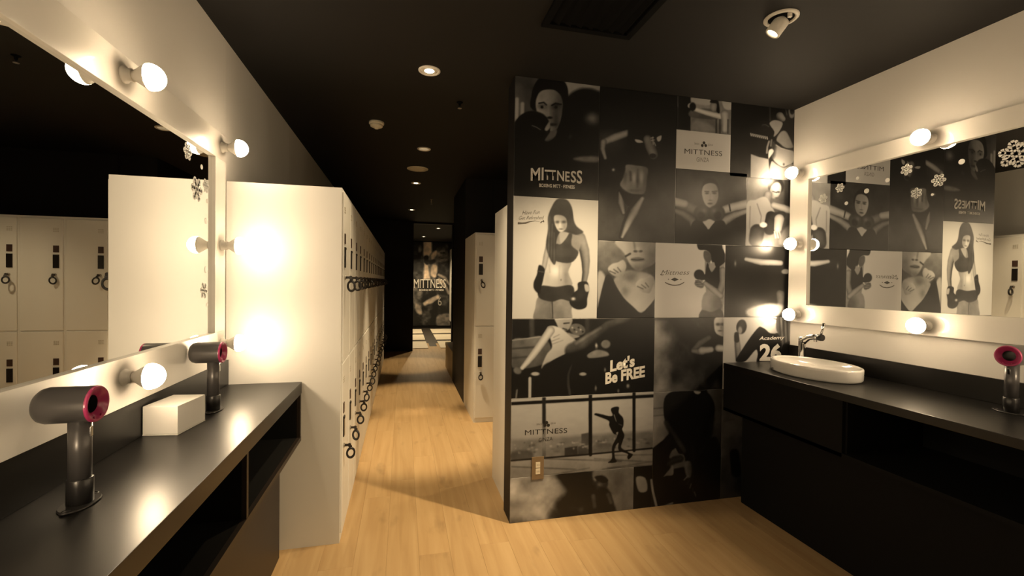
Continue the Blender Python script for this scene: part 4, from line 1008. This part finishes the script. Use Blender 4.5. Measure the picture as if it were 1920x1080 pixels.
p.line(q([(320,60),(320,500)]), 3.2, 0.34, 1); p.line(q([(320,40),(320,250)]), 3.2, 0.16, 1); p.line(q([(668,30),(668,490)]), 3.3, 0.10); p.line(q([(995,20),(995,460)]), 2.8, 0.09)
p.blob(*q([(320,400)])[0], 4, 16, 0.55, 0.6)
p.poly(q([(822,150),(850,132),(882,135),(880,175),(912,215),(915,270),(905,300),(922,345),(905,400),(900,440),(960,475),(985,490),(955,525),(945,505),(950,485),(880,455),(880,400),(850,440),(850,510),(862,545),(800,550),(830,520),(832,430),(870,350),(840,330),(810,270),(805,235),(720,200),(698,190),(715,180),(800,200),(835,195)]), 0.05, 0.8)
p.line(q([(845,190),(862,240)]), 0.8, 0.5); p.line(q([(880,260),(905,270)]), 0.8, 0.42); p.poly(q([(860,325),(878,320),(870,345)]), 0.55, 0.8); p.line(q([(760,195),(830,225)]), 1.4, 0.16, 1)
p.build('photo_print', PRINT, mural, 'photo of a shadow boxer before tall windows over a city')
lettering('card_lettering', 'MITTNESS', (984.5, 816), (1063.5, 811.5), 9.5, INKD, mural, bold=-0.005)
lettering('card_lettering', 'GINZA', (1010, 828.5), (1036, 825.5), 6.8, INKD, mural, bold=-0.008)
lettering('card_lettering', 'SINCE', (1006, 797.5), (1016.5, 796.8), 3.4, INKM, mural, bold=-0.01)
lettering('card_lettering', '2014', (1032.5, 795.5), (1041.5, 795), 3.4, INKM, mural, bold=-0.01)
club(1025, 795.5, 4.2)

# --- crouching athlete
for (xa, xb, za, zb) in ((1.452, 1.925, 0.0005, 0.685), (1.330, 1.452, 0.0005, 0.250)):
    p = tile(xa, xb, za, zb); q = Z(1180, 720, 4.0)
    if za > -1 and xa > 1.4: p.grad((1230, 760), 0.50, (1350, 800), 0.28)
    else: p.fill(0.10)
    for y in (185, 240): p.line(q([(180,y),(700,y-50)]), 1, 0.30, 1.2, 0.7)
    p.poly(q([(0,610),(240,560),(330,640),(700,560),(700,1000),(0,1000)]), 0.05, 2, False)
    p.poly(q([(265,110),(330,55),(450,40),(580,60),(640,170),(620,300),(600,420),(650,400),(700,560),(700,870),(420,900),(420,560),(370,520),(340,480),(300,580),(250,700),(0,720),(0,640),(180,480),(300,370),(262,250)]), 0.055, 1.5)
    p.poly(q([(540,40),(580,40),(590,110),(570,140),(480,120)]), 0.12, 1.5); p.ell(*q([(510,60)])[0], 9, 4, 0.07); p.poly(q([(485,52),(535,58),(520,76),(495,72)]), 0.60, 1)
    p.blob(*q([(330,150)])[0], 12, 16, 0.17, 0.8); p.blob(*q([(600,190)])[0], 8, 18, 0.15, 0.8); p.blob(*q([(460,260)])[0], 18, 14, 0.14, 0.7); p.line(q([(455,120),(450,330)]), 1.5, 0.07, 3); p.limb(q([(285,290,24),(340,380,30),(420,500,30)]), 0.22, 2.5, 0.6, lit=(-0.3,0)); p.limb(q([(610,260,26),(590,400,26),(520,520,26)]), 0.17, 2.5, 0.6, lit=(0.3,0)); p.limb(q([(470,430,30),(480,560,40),(470,650,34)]), 0.16, 3, 0.6); p.limb(q([(300,420,30),(230,560,40),(160,640,30)]), 0.14, 3, 0.6); p.blob(*q([(510,345)])[0], 3, 8, 0.26, 0.8)
    p.poly(q([(330,490),(370,530),(310,560),(300,540)]), 0.36, 1.2); p.limb(q([(290,600,20),(340,570,26),(380,560,24)]), 0.22, 2, 0.5)
    p.poly(q([(255,695),(300,640),(325,610),(330,680),(280,690)]), 0.46, 1.2); p.poly(q([(410,590),(460,585),(465,690),(430,700)]), 0.38, 2)
    for k in range(5): p.line(q([(410+k*22,720+k*30),(440+k*12,690+k*30)]), 1.4, 0.46 if k % 2 == 0 else 0.24, 1)
    p.line(q([(555,610),(580,690)]), 2, 0.16, 2)
    p.poly(q([(50,700),(120,705),(135,800),(70,805)]), 0.55, 1.5); p.line(q([(165,720),(175,800),(205,925)]), 2.4, 0.56, 1); p.poly(q([(210,925),(270,905),(325,885),(320,905),(240,925)]), 0.50, 1)
    p.build('photo_print', PRINT, mural, 'dark photo of a crouching athlete' if xa > 1.4 else 'dark lower corner of the crouching athlete photo')

# --- athlete in dust
p = tile(XP, 1.330, 0.0005, 0.250); q = Z(940, 730, 4.0)
p.grad((1000, 940), 0.62, (1060, 930), 0.42)
p.poly(q([(420,640),(700,610),(720,760),(640,950),(380,980),(360,930),(440,820),(500,760)]), 0.05, 6); p.blob(*q([(420,720)])[0], 16, 12, 0.55, 0.6); p.blob(*q([(330,860)])[0], 14, 10, 0.52, 0.6); p.blob(*q([(250,690)])[0], 20, 6, 0.44, 0.5)
p.noise(0.16, 10, 10, 11)
p.poly(q([(690,610),(810,600),(810,680),(700,690)]), 0.46, 2); p.poly(q([(810,620),(990,600),(990,920),(870,930),(840,800)]), 0.44, 3); p.blob(*q([(900,690)])[0], 12, 20, 0.30, 0.6); p.blob(*q([(960,860)])[0], 8, 20, 0.52, 0.6)
p.ell(*q([(755,700)])[0], 11, 13, 0.26, 2, edge=0.4); p.poly(q([(700,660),(750,650),(800,680),(760,700)]), 0.08, 1.5)
p.poly(q([(660,830),(700,760),(790,740),(830,830),(850,930),(640,960)]), 0.12, 2.5); p.limb(q([(690,800,22),(700,880,22)]), 0.28, 2.5, 0.5); p.limb(q([(800,790,20),(820,850,18)]), 0.30, 2.5, 0.5); p.blob(*q([(600,900)])[0], 8, 6, 0.28, 0.7); p.blob(*q([(735,715)])[0], 4, 3, 0.45, 0.6)
p.build('photo_print', PRINT, mural, 'photo of an athlete in a cloud of dust')
# --- plain lower corner beside the counter
p = tile(1.925, XR, 0.0005, 0.685); p.grad((1360, 800), 0.34, (1400, 900), 0.24)
p.limb([(1377, 850, 8), (1380, 885, 9)], 0.10, 2, 0.2); p.line([(1358, 790), (1376, 786)], 1, 0.28, 1.5)
p.build('photo_print', PRINT, mural, 'dim plain corner of the mural beside the counter')

# ================================================================== FAR POSTER
YQ = YF-0.006
poster = thing('wall_poster', 'large colour poster of boxers with MITTNESS logo on the far wall', 'poster', (0, 0, 0))
p = Print(0.28, 1.34, 0.06, 2.43, YQ, 0.010); q = Z(750, 420, 4.15)
p.fill(0.07)
p.poly(q([(180,120),(245,120),(255,430),(180,430)]), 0.72, 2, False); p.ell(*q([(155,190)])[0], 5.5, 9, 0.42, 1.5, edge=0.5); p.poly(q([(110,140),(150,130),(140,180),(110,420)]), 0.14, 2)
p.limb(q([(205,265,22),(215,300,18)]), 0.06, 1.5); p.poly(q([(220,260),(290,210),(300,330),(270,430),(235,420)]), 0.34, 1.5); p.poly(q([(245,240),(285,205),(290,240),(250,280)]), 0.62, 1.5); p.poly(q([(250,320),(290,330),(280,410),(240,400)]), 0.66, 1.5)
p.ell(*q([(325,240)])[0], 9, 14, 0.62, 2, edge=0.4); p.poly(q([(290,180),(370,160),(385,300),(350,290),(340,210),(300,220)]), 0.22, 2); p.limb(q([(330,310,26),(375,360,30)]), 0.12, 2); p.limb(q([(345,340,10),(380,375,8)]), 0.5, 1.5)
p.limb(q([(125,520,30),(130,600,24),(155,660,16)]), 0.52, 2, 0.5); p.limb(q([(190,610,20),(250,585,24),(285,560,18)]), 0.66, 1.5, 0.4); p.ell(*q([(320,440)])[0], 7, 7, 0.62, 2); p.limb(q([(345,470,16),(380,540,14)]), 0.5, 2)
p.poly(q([(290,560),(380,560),(360,710),(290,705)]), 0.14, 1.5); p.poly(q([(290,715),(390,700),(390,800),(290,795)]), 0.44, 2); p.limb(q([(260,620,12),(265,660,10)]), 0.55, 1.5); p.limb(q([(215,690,18),(215,770,16)]), 0.3, 2)
p.poly(q([(110,180),(150,240),(178,250),(178,430),(110,440)]), 0.16, 3); p.blob(*q([(150,215)])[0], 3, 3, 0.50, 0.7); p.limb(q([(200,290,14),(240,300,12),(262,290,12)]), 0.12, 1.5)
p.poly(q([(295,250),(330,200),(372,215),(380,260),(345,300),(305,300)]), 0.40, 2); p.ell(*q([(318,225)])[0], 2, 1.2, 0.10, 1); p.ell(*q([(340,225)])[0], 2, 1.2, 0.10, 1); p.line(q([(318,268),(340,266)]), 0.6, 0.16)
p.poly(q([(300,310),(388,300),(390,440),(310,420)]), 0.14, 2); p.limb(q([(300,395,12),(350,420,16),(385,470,12)]), 0.50, 2, 0.4)
p.poly(q([(110,500),(170,505),(190,560),(180,640),(140,680),(110,660)]), 0.30, 3); p.poly(q([(180,520),(290,520),(290,700),(185,700)]), 0.12, 3); p.limb(q([(195,620,18),(245,595,22),(290,570,20)]), 0.60, 1.5, 0.4); p.blob(*q([(235,660)])[0], 6, 5, 0.34, 0.8)
p.poly(q([(120,620),(160,640),(170,700),(130,690)]), 0.52, 2); p.poly(q([(178,690),(240,690),(235,790),(178,790)]), 0.24, 2)
p.noise(0.10, 9, 9, 21)
tm = np.clip((p.g-0.2)*2.2, 0, 1); p.g = np.clip(p.g*1.25-0.03, 0.03, 1); p.tint[...,1] = 1-0.20*tm; p.tint[...,2] = 1-0.38*tm
p.build('poster_print', print_mat('poster_print', 0.45, 0.1, 0.2), poster)
lettering('poster_lettering', 'MITTNESS', (776, 540), (836, 540), 17, INKL, poster, Y=YQ-0.003, bold=0.0)
lettering('poster_lettering', 'BOXING MITT · FITNESS', (786, 545.5), (832, 545.5), 3.5, INKL, poster, Y=YQ-0.003, bold=0.02)
lettering('poster_lettering', '6', (821, 573), (828, 573), 16, INKP, poster, Y=YQ-0.003)
